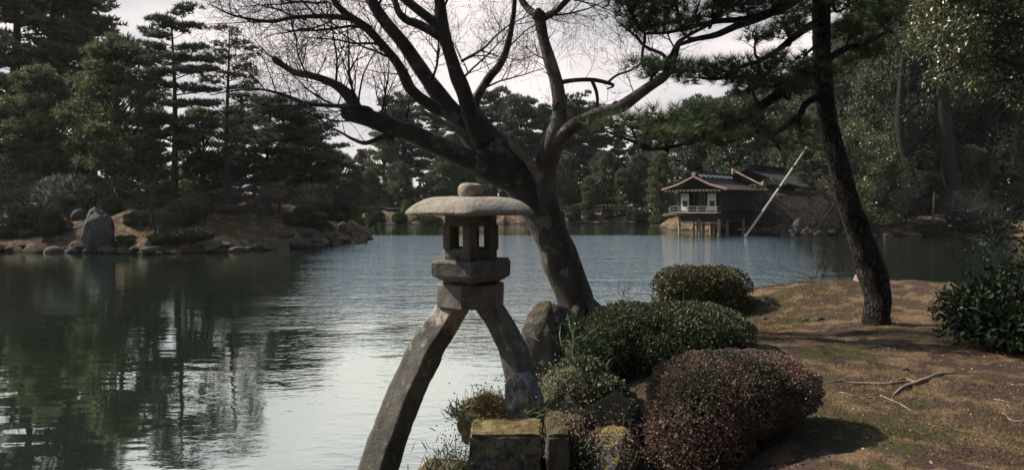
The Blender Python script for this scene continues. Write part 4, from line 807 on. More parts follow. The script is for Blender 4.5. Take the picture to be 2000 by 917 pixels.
# sedge / strap-leaf plants
def strap_plant(label, px, py, Y, n, size, seed, mat='lily', spread=.9, z=None, rad=.08, bias=(0, 0, 1)):
    c = P(px, py, Y); rng = np.random.default_rng(seed)
    p = np.array(c) + rng.normal(size=(n, 3)) * [rad, rad, rad * .5]; d = unit(rng.normal(size=(n, 3)) * [spread, spread, .2] + np.array(bias))
    a = Acc(); scatter(a, p, d, rng.uniform(size[0], size[1], n), STRAP, rng); o = O('grassy_plant', a.mesh('grassy_plant', MAT[mat], False, c)); o.location = c
    return tag(o, label, 'plant', kind='stuff' if 'dry grass' in label or 'grassy tuft' in label or 'grass tuft' in label else None)
strap_plant('tall strap-leaved tuft beside the upright mossy-topped rock', 1112, 655, 8.9, 130, (.18, .38), 1, rad=.14)
strap_plant('strap-leaved tuft drooping over the front of the big green shrub', 1150, 690, 8.3, 120, (.15, .3), 2, 'aucuba', rad=.16)
strap_plant('spiky tuft growing out of the water side of the golden mossy rock', 903, 812, 6.0, 90, (.08, .18), 3, rad=.05, bias=(-.4, -.2, .8))
strap_plant('spiky tuft between the white lichened rock and the squared block', 1045, 812, 5.95, 80, (.08, .2), 4, rad=.06, bias=(.3, -.2, .7))
strap_plant('dark grassy tuft above the white lichened rock', 1030, 752, 6.15, 70, (.04, .09), 5, 'aucuba', rad=.07)
strap_plant('golden dry grass covering the low mossy rock left of the lichened one', 952, 785, 6.27, 900, (.03, .075), 9, 'moss', rad=.085, spread=.7)
strap_plant('golden dry grass on the lower shoulder of the low mossy rock', 958, 808, 6.08, 600, (.03, .07), 10, 'moss', rad=.085, spread=.9, bias=(0, -.8, .6))
strap_plant('grass tuft along the bottom edge left of the squared block', 880, 905, 5.45, 240, (.05, .12), 6, 'boxolive', rad=.12)
for lb, px, py, Y, r, n, mt, sz in [('trailing small-leaved creeper hanging left of the squared block', 895, 860, 5.4, (.06, .06, .13), 260, 'farbox', (.012, .022)), ('reddish creeper hanging down right of the stone ledge', 1128, 850, 5.35, (.075, .06, .15), 900, 'redleaf', (.014, .026)), ('reddish creeper clinging to the lichen-spotted rock face', 1210, 868, 4.95, (.13, .06, .12), 900, 'redleaf', (.012, .022)), ('dark creeper covering the rock at the foot of the big green shrub', 1110, 745, 7.2, (.16, .1, .1), 1100, 'box', (.018, .034)), ('small dark leaves creeping down the moss-covered boulder', 1185, 830, 5.75, (.16, .08, .09), 900, 'farbox', (.012, .024)), ('low dark creeper between the stone ledge and the boulder', 1120, 885, 5.3, (.10, .06, .07), 700, 'box', (.012, .022)), ('ivy leaves creeping over the top of the white lichened rock', 1018, 765, 6.12, (.16, .12, .07), 380, 'box', (.014, .028))]:
    c = P(px, py, Y); rng = np.random.default_rng(int(px)); a = Acc(); p = np.array(c) + rng.normal(size=(n, 3)) * r
    scatter(a, p, rng.normal(size=p.shape) + [0, -.6, -.2], rng.uniform(sz[0], sz[1], n), ROUND, rng)
    SA = np.array(c) + rng.normal(size=(24, 3)) * np.array(r); tubes3(a, SA, SA + np.array([0, 0, -.12]) + rng.normal(size=(24, 3)) * .05, [.002] * 24, [.001] * 24)
    o = O('creeper', a.mesh('creeper', MAT[mt], False, c)); o.location = c; tag(o, lb, 'plant')
# thin bare saplings on the bank
def sapling(label, px, py, Y, l, n, seed, spread=.4, r=.006, depth=2, mat='twig'):
    rng = np.random.default_rng(seed); c = P(px, py, Y); a = Acc()
    for k in range(n):
        twigs(a, None, c + Vector((rng.normal() * .04, rng.normal() * .04, 0)), (rng.normal() * spread, rng.normal() * spread * .6, 1), l * rng.uniform(.6, 1.1), r, rng, depth, .25, .3)
    o = O('bare_sapling', a.mesh('bare_sapling', MAT[mat], False, c)); o.location = c; return tag(o, label, 'sapling')
sapling('thin reddish sapling rising in front of the round clipped olive shrub', 1362, 610, 12.9, .95, 2, 3, .25)
sapling('single bent twig sapling right of the thin reddish sapling', 1395, 600, 13.0, .55, 1, 8, .9, .004, 1)
sapling('fine bare sapling at the water left of the pine base', 1600, 560, 14.8, 1.0, 5, 4, .4)
sapling('pale bare twigs between the fine sapling and the pine trunk', 1640, 560, 14.9, 1.0, 5, 5, .25, .006, 2, 'barebark')
sapling('bare upright sapling growing behind the glossy shrub', 1885, 545, 10.5, .8, 4, 6, .3)
sapling('thin sapling over the water right of the bare upright one', 1925, 530, 10.3, .7, 3, 7, .25)
sapling('twiggy shoots above the big green shrub beside the maple', 1225, 590, 9.4, .22, 8, 9, .8, .003)

# ================================================================== roots, grass, litter on the bank
def root(label, pts, r, seed):
    """pts: px, py on the ground"""
    rows = []
    for i, (x, y) in enumerate(pts):
        Y = 7.
        for _ in range(12):
            p = P(x, y, Y); g = G(p.x, p.y); Y = (CAMZ - g) / ((y - HOR) / F)
        p = P(x, y, Y); rows.append((p.x, p.y, G(p.x, p.y) + r * .5 * (1 if 0 < i < len(pts) - 1 else -.6), r * (1 - .55 * i / len(pts))))
    a = Acc(); rows = smooth_line(rows, 5); tube(a, rows, 7, .2); c = rows[0][:3]
    o = O('exposed_root', a.mesh('exposed_root', MAT['root'], True, c)); o.location = c; return tag(o, label, 'root')
root('thickest pale root lying across the bare soil, forked at its end', [(1862, 731), (1835, 735), (1808, 745), (1780, 755), (1762, 762), (1742, 776)], .022, 1)
root('long thin pale root running left from the thickest root', [(1800, 748), (1770, 748), (1740, 752), (1700, 752), (1660, 750), (1640, 747), (1600, 753)], .012, 2)
root('short root arching over the long thin root', [(1790, 752), (1768, 742), (1745, 748), (1720, 744)], .010, 3)
root('thin root curling down from the soil below the thickest root', [(1720, 775), (1740, 785), (1762, 795), (1780, 806)], .009, 4)
root('dark thin root left of the curling thin root', [(1728, 778), (1700, 781), (1680, 780)], .008, 5)
root('hair-thin root to the right of the curling one', [(1760, 788), (1790, 780), (1820, 776), (1838, 770)], .005, 6)
root('short pale root stub at the right edge of the bank', [(1962, 812), (1975, 822), (2000, 828), (2030, 824)], .010, 7)
root('small twig-like root near the right edge of the bank', [(1940, 782), (1960, 786), (1975, 790)], .006, 8)
root('small pale twig root beside the reddish shrub', [(1640, 768), (1655, 772), (1668, 776)], .006, 9)
rng = np.random.default_rng(77)
def on_bank(n, x0, x1, y0, y1, pw=1.):
    x = rng.uniform(x0, x1, n); y = y0 + (y1 - y0) * rng.random(n) ** pw; z = ground_z(x, y); k = z > .25
    return np.stack([x, y, z], -1)[k]
def grow(mat, n, size, thr, seed, name, label, sc_=.55, lean=.8, box_=(-.9, 9.5, 3.2, 17), sign=1):
    p = on_bank(n, *box_, 1.3); f = vnoise(p[:, 0], p[:, 1], sc_, seed) + .5 * vnoise(p[:, 0], p[:, 1], sc_ * 3.1, seed + 1); f = f + .7 * gauss(p[:, 0], p[:, 1], 5.6, 10.0, 1.2, 1.0) * (name != 'grass'); p = p[f * sign > thr]
    a = Acc(); d = unit(rng.normal(size=p.shape) * [lean, lean, .2] + [0, 0, .8]); scatter(a, p - [0, 0, .003], d, rng.uniform(*size, len(p)) * (1 + .05 * p[:, 1]), BLADE, rng)
    o = O(name, a.mesh(name, MAT[mat], False)); return tag(o, label, None, kind='stuff')
grow('grass', 240000, (.016, .042), .16, 11, 'grass', 'short dry brown and green grass covering the right bank')
grow('moss', 130000, (.012, .030), .18, 14, 'mossy_grass', 'golden mossy patches on the right bank')
p = on_bank(9000, -.6, 9.5, 3.2, 16, 1.2); a = Acc(); scatter(a, p + [0, 0, .004], unit(rng.normal(size=p.shape) * [1, 1, .25]), rng.uniform(.012, .035, len(p)), LEAF, rng)
tag(O('leaf_litter', a.mesh('leaf_litter', MAT['litter'], False)), 'scattered dead leaves and chips on the soil', None, kind='stuff')
p = on_bank(700, -.6, 9.5, 3.2, 12, 1.2); d = unit(rng.normal(size=p.shape) * [1, 1, .08]); l_ = rng.uniform(.04, .16, (len(p), 1)); a = Acc(); tubes3(a, p + [0, 0, .006], p + d * l_ + [0, 0, .008], [.0022] * len(p), [.001] * len(p))
tag(O('fallen_twigs', a.mesh('fallen_twigs', MAT['root'], False)), 'fine fallen twigs strewn over the soil', None, kind='stuff')

# ================================================================== BACKGROUND TREES
def pine_proto(seed, H, spread, first, nb, mat, tufts=34, top='flat', crownpow=.6, trunk_r=.22, sway=.5, padr=.75, dead=6, tsize=(.28, .46), proto=TUFT_FAR, forks=1):
    rng = np.random.default_rng(seed); tr = Acc(); br = Acc(); cr = Acc(); SA, SB, RA, RB = [], [], [], []
    trunks = []
    for f in range(forks):
        k = 7; ph = rng.uniform(0, 6); rows = []
        for i in range(k):
            q = i / (k - 1); off = 0 if f == 0 else min(1, max(0, (q - .3) * 2)) * spread * .35
            rows.append((sway * math.sin(q * 3 + ph) * q + off * (1 if f % 2 else -1) - sway * math.sin(ph) * 0, sway * math.cos(q * 2.5 + ph) * q, q * H * (.95 if f else 1), trunk_r * (1 - .85 * q) * (.7 if f else 1)))
        ln = smooth_line(rows, 4); trunks.append(ln); tube(tr, ln, 8, .15)
    for f in range(forks):
        ln = trunks[f]
        for b_ in range(nb):
            q = first + (1 - first) * (b_ + rng.random() * .6) / nb; q = min(q, .99); i = int(q * (len(ln) - 1)); o = ln[i, :3]
            rel = (q - first) / (1 - first)
            prof = (1 - rel) ** crownpow * (.55 + .45 * min(1, rel * 3 + .3)) if top != 'flat' else (.55 + .45 * math.sin(min(1, rel * 1.1) * PI * .75)) * (1 - rel ** 6 * .45)
            Lb = spread * prof * rng.uniform(.65, 1.1); az = b_ * 2.4 + rng.uniform(-.5, .5) + f
            dirh = np.array([math.cos(az), math.sin(az), 0]); rise = rng.uniform(-.16, .42) + .35 * rel
            rows = []
            for j in range(5):
                t = j / 4; rows.append((*(o + dirh * Lb * t + np.array([0, 0, Lb * (rise * t - .22 * t * t + .12 * t ** 4) + .10 * rng.normal() * t]) + np.cross(dirh, [0, 0, 1]) * rng.normal() * .12 * Lb * t), max(.015, ln[i, 3] * .42 * (1 - .8 * t))))
            bl = smooth_line(rows, 3); tube(br, bl, 5, 0)
            m = max(2, int(Lb / padr * 1.7))
            for j in range(m):
                t = .30 + .70 * (j + rng.random() * .5) / m; k = min(int(t * (len(bl) - 1)), len(bl) - 1)
                sd = np.cross(dirh, [0, 0, 1]) * rng.normal() * .38 * Lb * (1.1 - t * .5)
                c = bl[k, :3] + sd + np.array([0, 0, rng.uniform(.05, .3)]); pr = padr * rng.uniform(.65, 1.25) * (1.1 - .3 * t)
                SA.append(bl[k, :3]); SB.append(c); RA.append(.03); RB.append(.012)
                n = int(tufts * pr * pr / (padr * padr)) + 6; a_ = rng.uniform(0, 2 * PI, n); r_ = np.sqrt(rng.random(n)) * pr * (1 + .25 * np.sin(a_ * 3 + j))
                hz = (1 - (r_ / pr / 1.25) ** 2) * pr * .30
                pp = c + np.stack([r_ * np.cos(a_), r_ * np.sin(a_), hz * rng.uniform(-.1, 1.0, n)], -1)
                d = unit(np.stack([np.cos(a_) * r_ / pr, np.sin(a_) * r_ / pr, np.full(n, .8)], -1) + rng.normal(size=(n, 3)) * .3)
                scatter(cr, pp, d, rng.uniform(tsize[0], tsize[1], n), proto, rng)
                kk = rng.integers(0, n, 5)
                for q_ in kk: SA.append(c - np.array([0, 0, .05])); SB.append(pp[q_]); RA.append(.014); RB.append(.006)
    for k in range(dead):
        q = rng.uniform(.15, first + .15); i = int(q * (len(trunks[0]) - 1)); o = trunks[0][i, :3]; az = rng.uniform(0, 6.3)
        e = o + np.array([math.cos(az), math.sin(az), rng.uniform(-.1, .3)]) * rng.uniform(.6, 2.2); SA.append(o); SB.append(e); RA.append(.04); RB.append(.01)
    tubes3(br, SA, SB, RA, RB, 3)
    return tr, br, cr, mat, H
def leafy_proto(seed, H, rad, mat, clumps=60, per=160, size=(.22, .40), base=.25, trunk_r=.3, cone=False, proto=ROUND, fill=.55, crad=.9, flat=.72):
    rng = np.random.default_rng(seed); tr = Acc(); br = Acc(); cr = Acc()
    rows = [(.25 * math.sin(i * .9 + seed), .25 * math.cos(i * .8 + seed), H * .92 * i / 6, trunk_r * (1 - .8 * i / 6)) for i in range(7)]
    rows[0] = (0, 0, -.3, trunk_r * 1.2); ln = smooth_line(rows, 3); tube(tr, ln, 9, .15)
    for k in range(clumps):
        q = base + (1 - base) * rng.random() ** .85
        R = rad * ((1 - q) ** .75 * 1.5 if cone else math.sqrt(max(.02, 1 - ((q - base) / (1 - base) * 2 - .85) ** 2 * .78)))
        rr = R * rng.uniform(fill, 1.0); az = rng.uniform(0, 2 * PI); c = np.array([rr * math.cos(az), rr * math.sin(az), q * H]); i = int(min(q * .8, .95) * (len(ln) - 1))
        tube(br, smooth_line([(*ln[i, :3], max(.03, ln[i, 3] * .35)), (*(ln[i, :3] * .4 + c * .6 + rng.normal(size=3) * .25), .04), (*c, .02)], 2), 4, 0)
        cs = crad * rng.uniform(.6, 1.25); u = unit(rng.normal(size=(per, 3))) * (rng.random((per, 1)) ** .5)
        pp = c + u * cs * np.array([1.1, 1.1, flat]); scatter(cr, pp, unit(u + rng.normal(size=u.shape) * .7 + [0, 0, .3]), rng.uniform(*size, per), proto, rng)
    return tr, br, cr, mat, H
def bare_proto(seed, H, n=3, spread=.8, r=.11, depth=4):
    rng = np.random.default_rng(seed); tr = Acc(); br = Acc()
    for k in range(n):
        az = rng.uniform(0, 6.3) if n > 1 else 0; p = np.array([0, 0, -.2]); d = unit(np.array([math.cos(az) * spread, math.sin(az) * spread * .6, 1.])); rows = [(*p, r * (1 if k == 0 else .7))]
        m = 7; L0 = H * rng.uniform(.6, .8)
        for i in range(m):
            d = unit(d + rng.normal(size=3) * .33 + [0, 0, .05]); p = p + d * L0 / m; rows.append((*p, r * (1 if k == 0 else .7) * (1 - .8 * (i + 1) / m)))
        ln = smooth_line(rows, 3); tube(tr, ln, 7, .2)
        for j in range(16):
            i = rng.integers(len(ln) // 4, len(ln)); sd = unit(rng.normal(size=3) + [0, 0, .35]); twigs(br, None, ln[i, :3], sd + unit(d) * .4, H * rng.uniform(.2, .45), max(.018, ln[i, 3] * .5), rng, depth - 2, .45, .3, splits=5)
    return tr, br, None, None, H
MATS2 = {}
def install(proto, name, label, cat, loc, rz, scl, group=None, bark='farbark'):
    tr, br, cr, mat, H = proto; t = thing(name, label, cat, loc, group, rz); t.scale = scl
    O('trunk', tr.mesh('trunk', MAT[bark], True), t)
    O('branches', br.mesh('branches', MAT[bark], False), t, kind='stuff')
    if cr: O('crown', cr.mesh('crown', MAT[mat], False), t, kind='stuff')
    return t
PROTO = {
 'giant': lambda: pine_proto(101, 20, 5.2, .38, 18, 'farneedle', 14, 'flat', .6, .42, 1.1, 1.05, 10, (.42, .65), TUFT_FAR2, 2),
 'tier': lambda: pine_proto(102, 14, 3.6, .30, 24, 'farneedle', 30, 'flat', .6, .30, .35, .80, 8, (.30, .46)),
 'cone': lambda: leafy_proto(103, 11, 3.1, 'farneedle2', 120, 56, (.26, .44), .04, .22, proto=TUFT_FAR, fill=.35, crad=.85, flat=.45),
 'thin': lambda: pine_proto(104, 12.5, 2.3, .36, 26, 'farneedle2', 11, 'flat', .6, .22, .30, .60, 10, (.22, .34)),
 'wide': lambda: pine_proto(105, 9, 3.8, .18, 26, 'farneedle', 24, 'flat', .6, .24, .6, .85, 5, (.30, .46), TUFT_FAR, 2),
 'wood': lambda: leafy_proto(106, 12, 4.2, 'farleaf', 90, 150, (.26, .46), .12, .3, crad=1.15),
 'conifer': lambda: pine_proto(107, 14, 4.2, .10, 42, 'farneedle', 26, 'cone', .6, .3, .4, 1.05, 2, (.42, .62), TUFT_FAR2),
 'cloudpine': lambda: pine_proto(108, 13, 5.0, .32, 24, 'farneedle', 24, 'flat', .6, .34, .9, 1.15, 6, (.42, .62), TUFT_FAR2, 2),
 'bare': lambda: bare_proto(109, 5, 3), 'bare2': lambda: bare_proto(110, 5, 2, .6), 'bare3': lambda: bare_proto(112, 5, 4, .9),
 'oak': lambda: leafy_proto(111, 14, 4.6, 'farleaf', 80, 190, (.16, .28), .28, .5, proto=LEAF, crad=1.1),
 'sunoak': lambda: leafy_proto(113, 8, 2.6, 'oakleaf', 46, 300, (.11, .20), .10, .25, proto=LEAF, crad=.8),
}
ROOTS = {}
def tree(kind, label, px, Y, top, wide=1., rz=0., group=None, zb=None, name=None, cat='tree', dx=0):
    x = X_(px, Y); z = G(x, Y) if zb is None else zb; h = P(px, top, Y).z - z
    nm = name or {'giant': 'pine_tree', 'tier': 'pine_tree', 'cone': 'pine_tree', 'thin': 'pine_tree', 'wide': 'pine_tree', 'wood': 'evergreen_tree', 'conifer': 'conifer_tree', 'cloudpine': 'pine_tree', 'bare': 'bare_tree', 'bare2': 'bare_tree', 'bare3': 'bare_tree', 'oak': 'evergreen_tree', 'sunoak': 'evergreen_tree'}[kind]
    if kind not in ROOTS:
        pr = PROTO[kind](); s_ = h / pr[4]; ROOTS[kind] = (install(pr, nm, label, cat, (x, Y, z - .05), rz, (s_ * wide, s_ * wide, s_), group, 'barebark' if 'bare' in kind else 'farbark'), pr[4]); return ROOTS[kind][0]
    r0, H = ROOTS[kind]; s_ = h / H; r = copy_tree(r0, (x, Y, z - .05), rz, (s_ * wide, s_ * wide, s_), label, group, cat); r.name = nm; return r
# --- island and left shore
tree('giant', 'tallest dark pine at the left edge, trunk leaning left', 20, 62, -110, 1.0, .3)
tree('giant', 'towering dark pine with twin trunks second from the left edge', 118, 64, -90, .95, 2.1)
tree('giant', 'tall dark pine whose layered boughs end in the sky left of the tiered pine', 185, 70, -30, .8, 4.0)
tree('tier', 'tiered island pine with flat cloud-like top left of the slender pine', 342, 45, 30, .95, 1.0)
tree('thin', 'slender see-through pine with a small rounded top and long bare trunk', 446, 46, 52, 1.0, .5)
tree('cone', 'pale green bushy pine left of the tiered island pine', 238, 47, 78, 1.0, 1.4)
tree('cone', 'pale green rounded pine below the tall dark pines at the far left', 88, 50, 135, 1.0, 3.6)
tree('cone', 'smaller pale green pine partly behind the slender pine trunk', 395, 52, 215, 1.1, 5.0)
tree('wide', 'dark spreading pine right of the slender pine', 530, 52, 190, .95, .2)
tree('wide', 'dark low pine tapering down to the sky gap behind the low maple limb', 610, 58, 235, .85, 2.2)
tree('wide', 'dark pine at the left edge low behind the bare tree', 15, 52, 200, 1., 4.0)
tree('cone', 'pale green low pine behind the right end of the island', 655, 66, 300, 1.2, .9)
tree('conifer', 'dark conifer behind the slender pine trunk', 470, 70, 215, .9, 2)
tree('conifer', 'dark conifer behind the tiered island pine', 300, 72, 235, .9, 4)
tree('wood', 'dark rounded evergreen low behind the pale shrub on the island', 130, 56, 290, .9, 1.)
tree('wood', 'dark rounded evergreen low between the tiered and slender pines', 395, 58, 300, .9, 2.)
tree('wood', 'dark rounded evergreen low at the right of the island', 560, 62, 305, .9, 3.)
tree('wood', 'dark rounded evergreen low under the tall dark pines', 30, 58, 280, .9, 4.)
tree('wood', 'dark rounded evergreen low behind the pale green bushy pine', 250, 60, 270, .9, 5.)
tree('bare', 'twisted bare tree on the island left of the pale-leaved shrub', 62, 41.5, 285, 1.1, 0)
tree('bare2', 'bare tree with crooked limbs at the water right of the big grey boulder', 292, 39.5, 270, 1.2, 1.)
tree('bare3', 'wide bare tree above the sunlit slope of the island', 545, 46, 290, 1.4, 2.)
tree('bare', 'bare tree at the right tip of the island beside the yellow-green shrub', 655, 49, 300, 1.2, 3.)
tree('bare2', 'thin bare tree at the far left edge above the clipped shrubs', 10, 43, 310, 1.1, 4.)
tree('bare3', 'small bare tree right of the slender pine trunk', 500, 47, 330, 1.1, 5.)
tree('bare', 'small bare tree behind the tiered pine trunk', 375, 50, 340, 1.2, .6)
# --- far shore
far_g = 'dark trees on the far shore'
for i, (k, px, Y, top, wd, lb) in enumerate([
  ('conifer', 708, 112, 292, .9, 'far-shore conifer under the sky gap left of the lantern'), ('cone', 752, 104, 262, .9, 'green far-shore pine directly left of the lantern cap'),
  ('cloudpine', 795, 110, 196, .75, 'tall far-shore pine whose top shows under the broken maple branch'), ('conifer', 850, 118, 225, .8, 'far-shore conifer behind the low maple limb'),
  ('cloudpine', 905, 112, 222, .8, 'far-shore pine behind the maple fork'), ('cloudpine', 968, 116, 184, .75, 'far-shore pine showing between the maple stems'),
  ('cloudpine', 1018, 112, 196, .7, 'far-shore pine left of the upright maple limb'), ('conifer', 1060, 120, 205, .8, 'far-shore conifer just behind the upright maple limb'),
  ('cloudpine', 1118, 110, 196, .75, 'far-shore pine above the long right maple limb'), ('cloudpine', 1160, 116, 212, .7, 'lower far-shore pine right of the upright maple limb'),
  ('conifer', 1205, 112, 246, .85, 'far-shore conifer under the long right maple limb'), ('cloudpine', 1262, 108, 238, .8, 'far-shore pine left of the tea house roof'),
  ('wood', 1325, 98, 225, .9, 'broad evergreen behind the tea house gable'), ('cloudpine', 1385, 96, 200, .8, 'pine behind the ridge of the tea house'),
  ('wood', 1440, 92, 190, .9, 'broad evergreen behind the rear roof of the tea house'), ('cloudpine', 1500, 92, 168, .8, 'pine standing behind the leaning bamboo pole'),
  ('wood', 1560, 88, 150, .9, 'broad evergreen right of the top of the bamboo pole'), ('oak', 1530, 78, 262, .8, 'round evergreen close behind the tea house'),
  ('wood', 1100, 100, 300, .9, 'low round evergreen on the far shore left of the tea house'), ('wood', 1180, 98, 300, .9, 'second low round evergreen on the far shore left of the tea house'),
  ('wood', 1245, 97, 305, .8, 'third low round evergreen, nearest the tea house'), ('cone', 1215, 95, 330, .8, 'small green pine on the far shore above the path'),
  ('wood', 870, 100, 305, .9, 'low round evergreen behind the lantern cap'), ('wood', 780, 99, 320, .9, 'low round evergreen above the far clipped hedge'),
  ('wood', 720, 100, 335, .9, 'low round evergreen right of the island tip'), ('wood', 960, 100, 300, .9, 'low round evergreen hidden by the maple trunk'),
  ('wood', 1030, 100, 310, .9, 'low round evergreen right behind the maple trunk'), ('cone', 1290, 84, 300, .7, 'green pine touching the left eave of the tea house'),
  ('cone', 1150, 93, 345, .8, 'small green pine beside the far path')]):
    tree(k, lb, px, Y, top, wd, i * 1.7)
# --- right woods
for i, (k, px, Y, top, wd, lb) in enumerate([
  ('oak', 1640, 74, 110, .9, 'dark evergreen just behind the leaning pine trunk'), ('oak', 1700, 70, 40, .8, 'tall dark evergreen right of the leaning pine trunk'),
  ('oak', 1775, 66, -40, .8, 'tall dark evergreen in the middle of the right woods'), ('oak', 1850, 70, -90, .8, 'very tall dark evergreen behind the sunlit glossy crown'),
  ('oak', 1925, 64, -60, .8, 'dark evergreen in the right woods with a thick straight trunk'), ('oak', 1995, 66, -90, .8, 'tall dark evergreen at the right edge'),
  ('wood', 1660, 86, 60, .9, 'broad dark tree deep in the woods behind the pine'), ('wood', 1740, 84, -10, .9, 'broad dark tree deep in the woods right of the pine'),
  ('wood', 1830, 84, -40, .9, 'broad dark tree deep in the woods under the glossy crown'), ('wood', 1920, 82, -60, .9, 'broad dark tree deep in the right woods'),
  ('wood', 2010, 80, -60, .9, 'broad dark tree deep at the right edge'),
  ('wood', 1700, 66, 310, 1., 'low dark thicket tree above the far railing'), ('wood', 1800, 64, 300, 1., 'low dark thicket tree behind the thick leaning trunks'),
  ('wood', 1890, 63, 290, 1., 'low dark thicket tree right of the thick leaning trunks'), ('wood', 1975, 62, 280, 1., 'low dark thicket tree at the right edge of the far bank'),
  ('sunoak', 1712, 58.6, 268, 1., 'sunlit leafy evergreen at the water right of the pine trunk'), ('sunoak', 1660, 62, 240, 1.1, 'leafy evergreen half hidden by the leaning pine trunk'),
  ('bare3', 1850, 58.5, 320, 1.5, 'bare spreading tree over the water in front of the right woods'), ('bare', 1765, 59, 340, 1.3, 'bare tree right of the far railing'),
  ('bare2', 1530, 58.8, 330, 1.3, 'bare tree on the rocks beside the tea house'), ('bare', 1590, 59.5, 320, 1.3, 'bare tree under the leaning bamboo pole'),
  ('tier', 1585, 60.5, 215, .8, 'old pine on the rocks held up by the leaning bamboo pole')]):
    tree(k, lb, px, Y, top, wd, i * 1.3 + .4)
# unseen evergreens added behind and beside the viewer to block skylight
for i, (k, x, y, h, wd, lb) in enumerate([('wood', -7, -12, 12, 1.1, 'added unseen broad evergreen behind the viewer at the water side'), ('oak', -1.5, -8.5, 12, 1.1, 'added unseen leafy evergreen straight behind the viewer'), ('wood', 4.5, -8, 11, 1.1, 'added unseen broad evergreen behind the viewer to the right'), ('oak', 10.5, -5.5, 12, 1.1, 'added unseen leafy evergreen behind the viewer at the far right'),
  ('wood', 16, 1.5, 12, 1.1, 'added unseen broad evergreen beside the viewer inland'), ('oak', 19, 8.5, 13, 1.1, 'added unseen leafy evergreen inland of the glossy shrub'), ('wood', -15, -17, 13, 1.2, 'added unseen broad evergreen behind the viewer along the left shore'), ('wood', 1, -15, 19, 1.1, 'tallest added unseen evergreen behind the viewer'), ('oak', 7, -12, 17, 1.1, 'added unseen tall leafy evergreen in the second row behind the viewer'), ('wood', -4, -5.5, 8, 1.0, 'added unseen low evergreen close behind the viewer on the water side'), ('wood', 7.5, -3.5, 8.5, 1.0, 'added unseen low evergreen close behind the viewer inland')]):
    z = G(x, y)
    r0, H = ROOTS[k]; s_ = h / H; r = copy_tree(r0, (x, y, z - .05), i * 1.1, (s_ * wd, s_ * wd, s_), lb); r.name = 'evergreen_tree'  # added unseen trees that block skylight
# thick trunks seen in the right woods
for i, (rows, lb) in enumerate([([(1875, 445, 15), (1866, 380, 14), (1850, 300, 14), (1842, 220, 13), (1838, 120, 11), (1835, -20, 6)], 'thickest bare trunk in the right woods leaning left'),
                          ([(1805, 440, 9), (1790, 370, 8.5), (1766, 300, 8), (1756, 230, 7), (1765, 100, 4)], 'dark leaning trunk left of the thickest trunk in the woods'),
                          ([(2000, 450, 20), (1998, 380, 18), (1988, 300, 17), (1982, 200, 16), (1975, 80, 10)], 'thick upright trunk at the right edge of the photo')]):
    a = Acc(); Y = 61 + i; ln = smooth_line([(*P(x, y, Y), R_(r, Y)) for x, y, r in rows], 4); tube(a, ln, 12, .15); c = Vector(ln[0][:3])
    for k in range(5):
        j = len(ln) // 2 + k; d = Vector((random.uniform(-1, 1), random.uniform(-.5, .5), .9)); e = Vector(ln[j][:3]) + d * 3
        tube(a, smooth_line([(*ln[j][:3], ln[j][3] * .5), (*(Vector(ln[j][:3]).lerp(e, .5) + Vector((.2, 0, .2))), ln[j][3] * .3), (*e, .04)], 3), 6)
    t = thing('tree_trunk', lb, 'tree trunk', c); O('trunk', a.mesh('trunk', MAT['pinebark'], True, c), t)
# undergrowth wall in the shade of the woods
rng = np.random.default_rng(90); a = Acc()
def under(x0, y0, x1, y1, n, h, dep=5, size=(.35, .7)):
    t = rng.random(n); x = x0 + (x1 - x0) * t + rng.normal(size=n) * dep * .4; y = y0 + (y1 - y0) * t + rng.uniform(0, dep, n); hh = h * (.55 + .45 * np.sin(x * .7) * np.cos(x * .31 + 1))
    z = ground_z(x, y) + rng.random(n) * hh; scatter(a, np.stack([x, y, z], -1), rng.normal(size=(n, 3)) + [0, -.3, .4], rng.uniform(*size, n), ROUND, rng)
under(-24, 104, 20, 104, 9000, 5); under(16, 92, 36, 80, 6000, 5.5); under(26, 72, 62, 68, 11000, 6); under(-60, 60, -16, 66, 10000, 4.5, 5, (.25, .5)); under(-34, 98, -20, 102, 3000, 5); under(-34, 120, 24, 120, 9000, 9, 4, (.5, .9)); under(-34, 56, -12, 60, 5000, 2.2, 3, (.2, .4))
tag(O('undergrowth', a.mesh('undergrowth', MAT['farleaf'], False)), 'dense dark undergrowth closing the woods around the pond', None, kind='stuff')
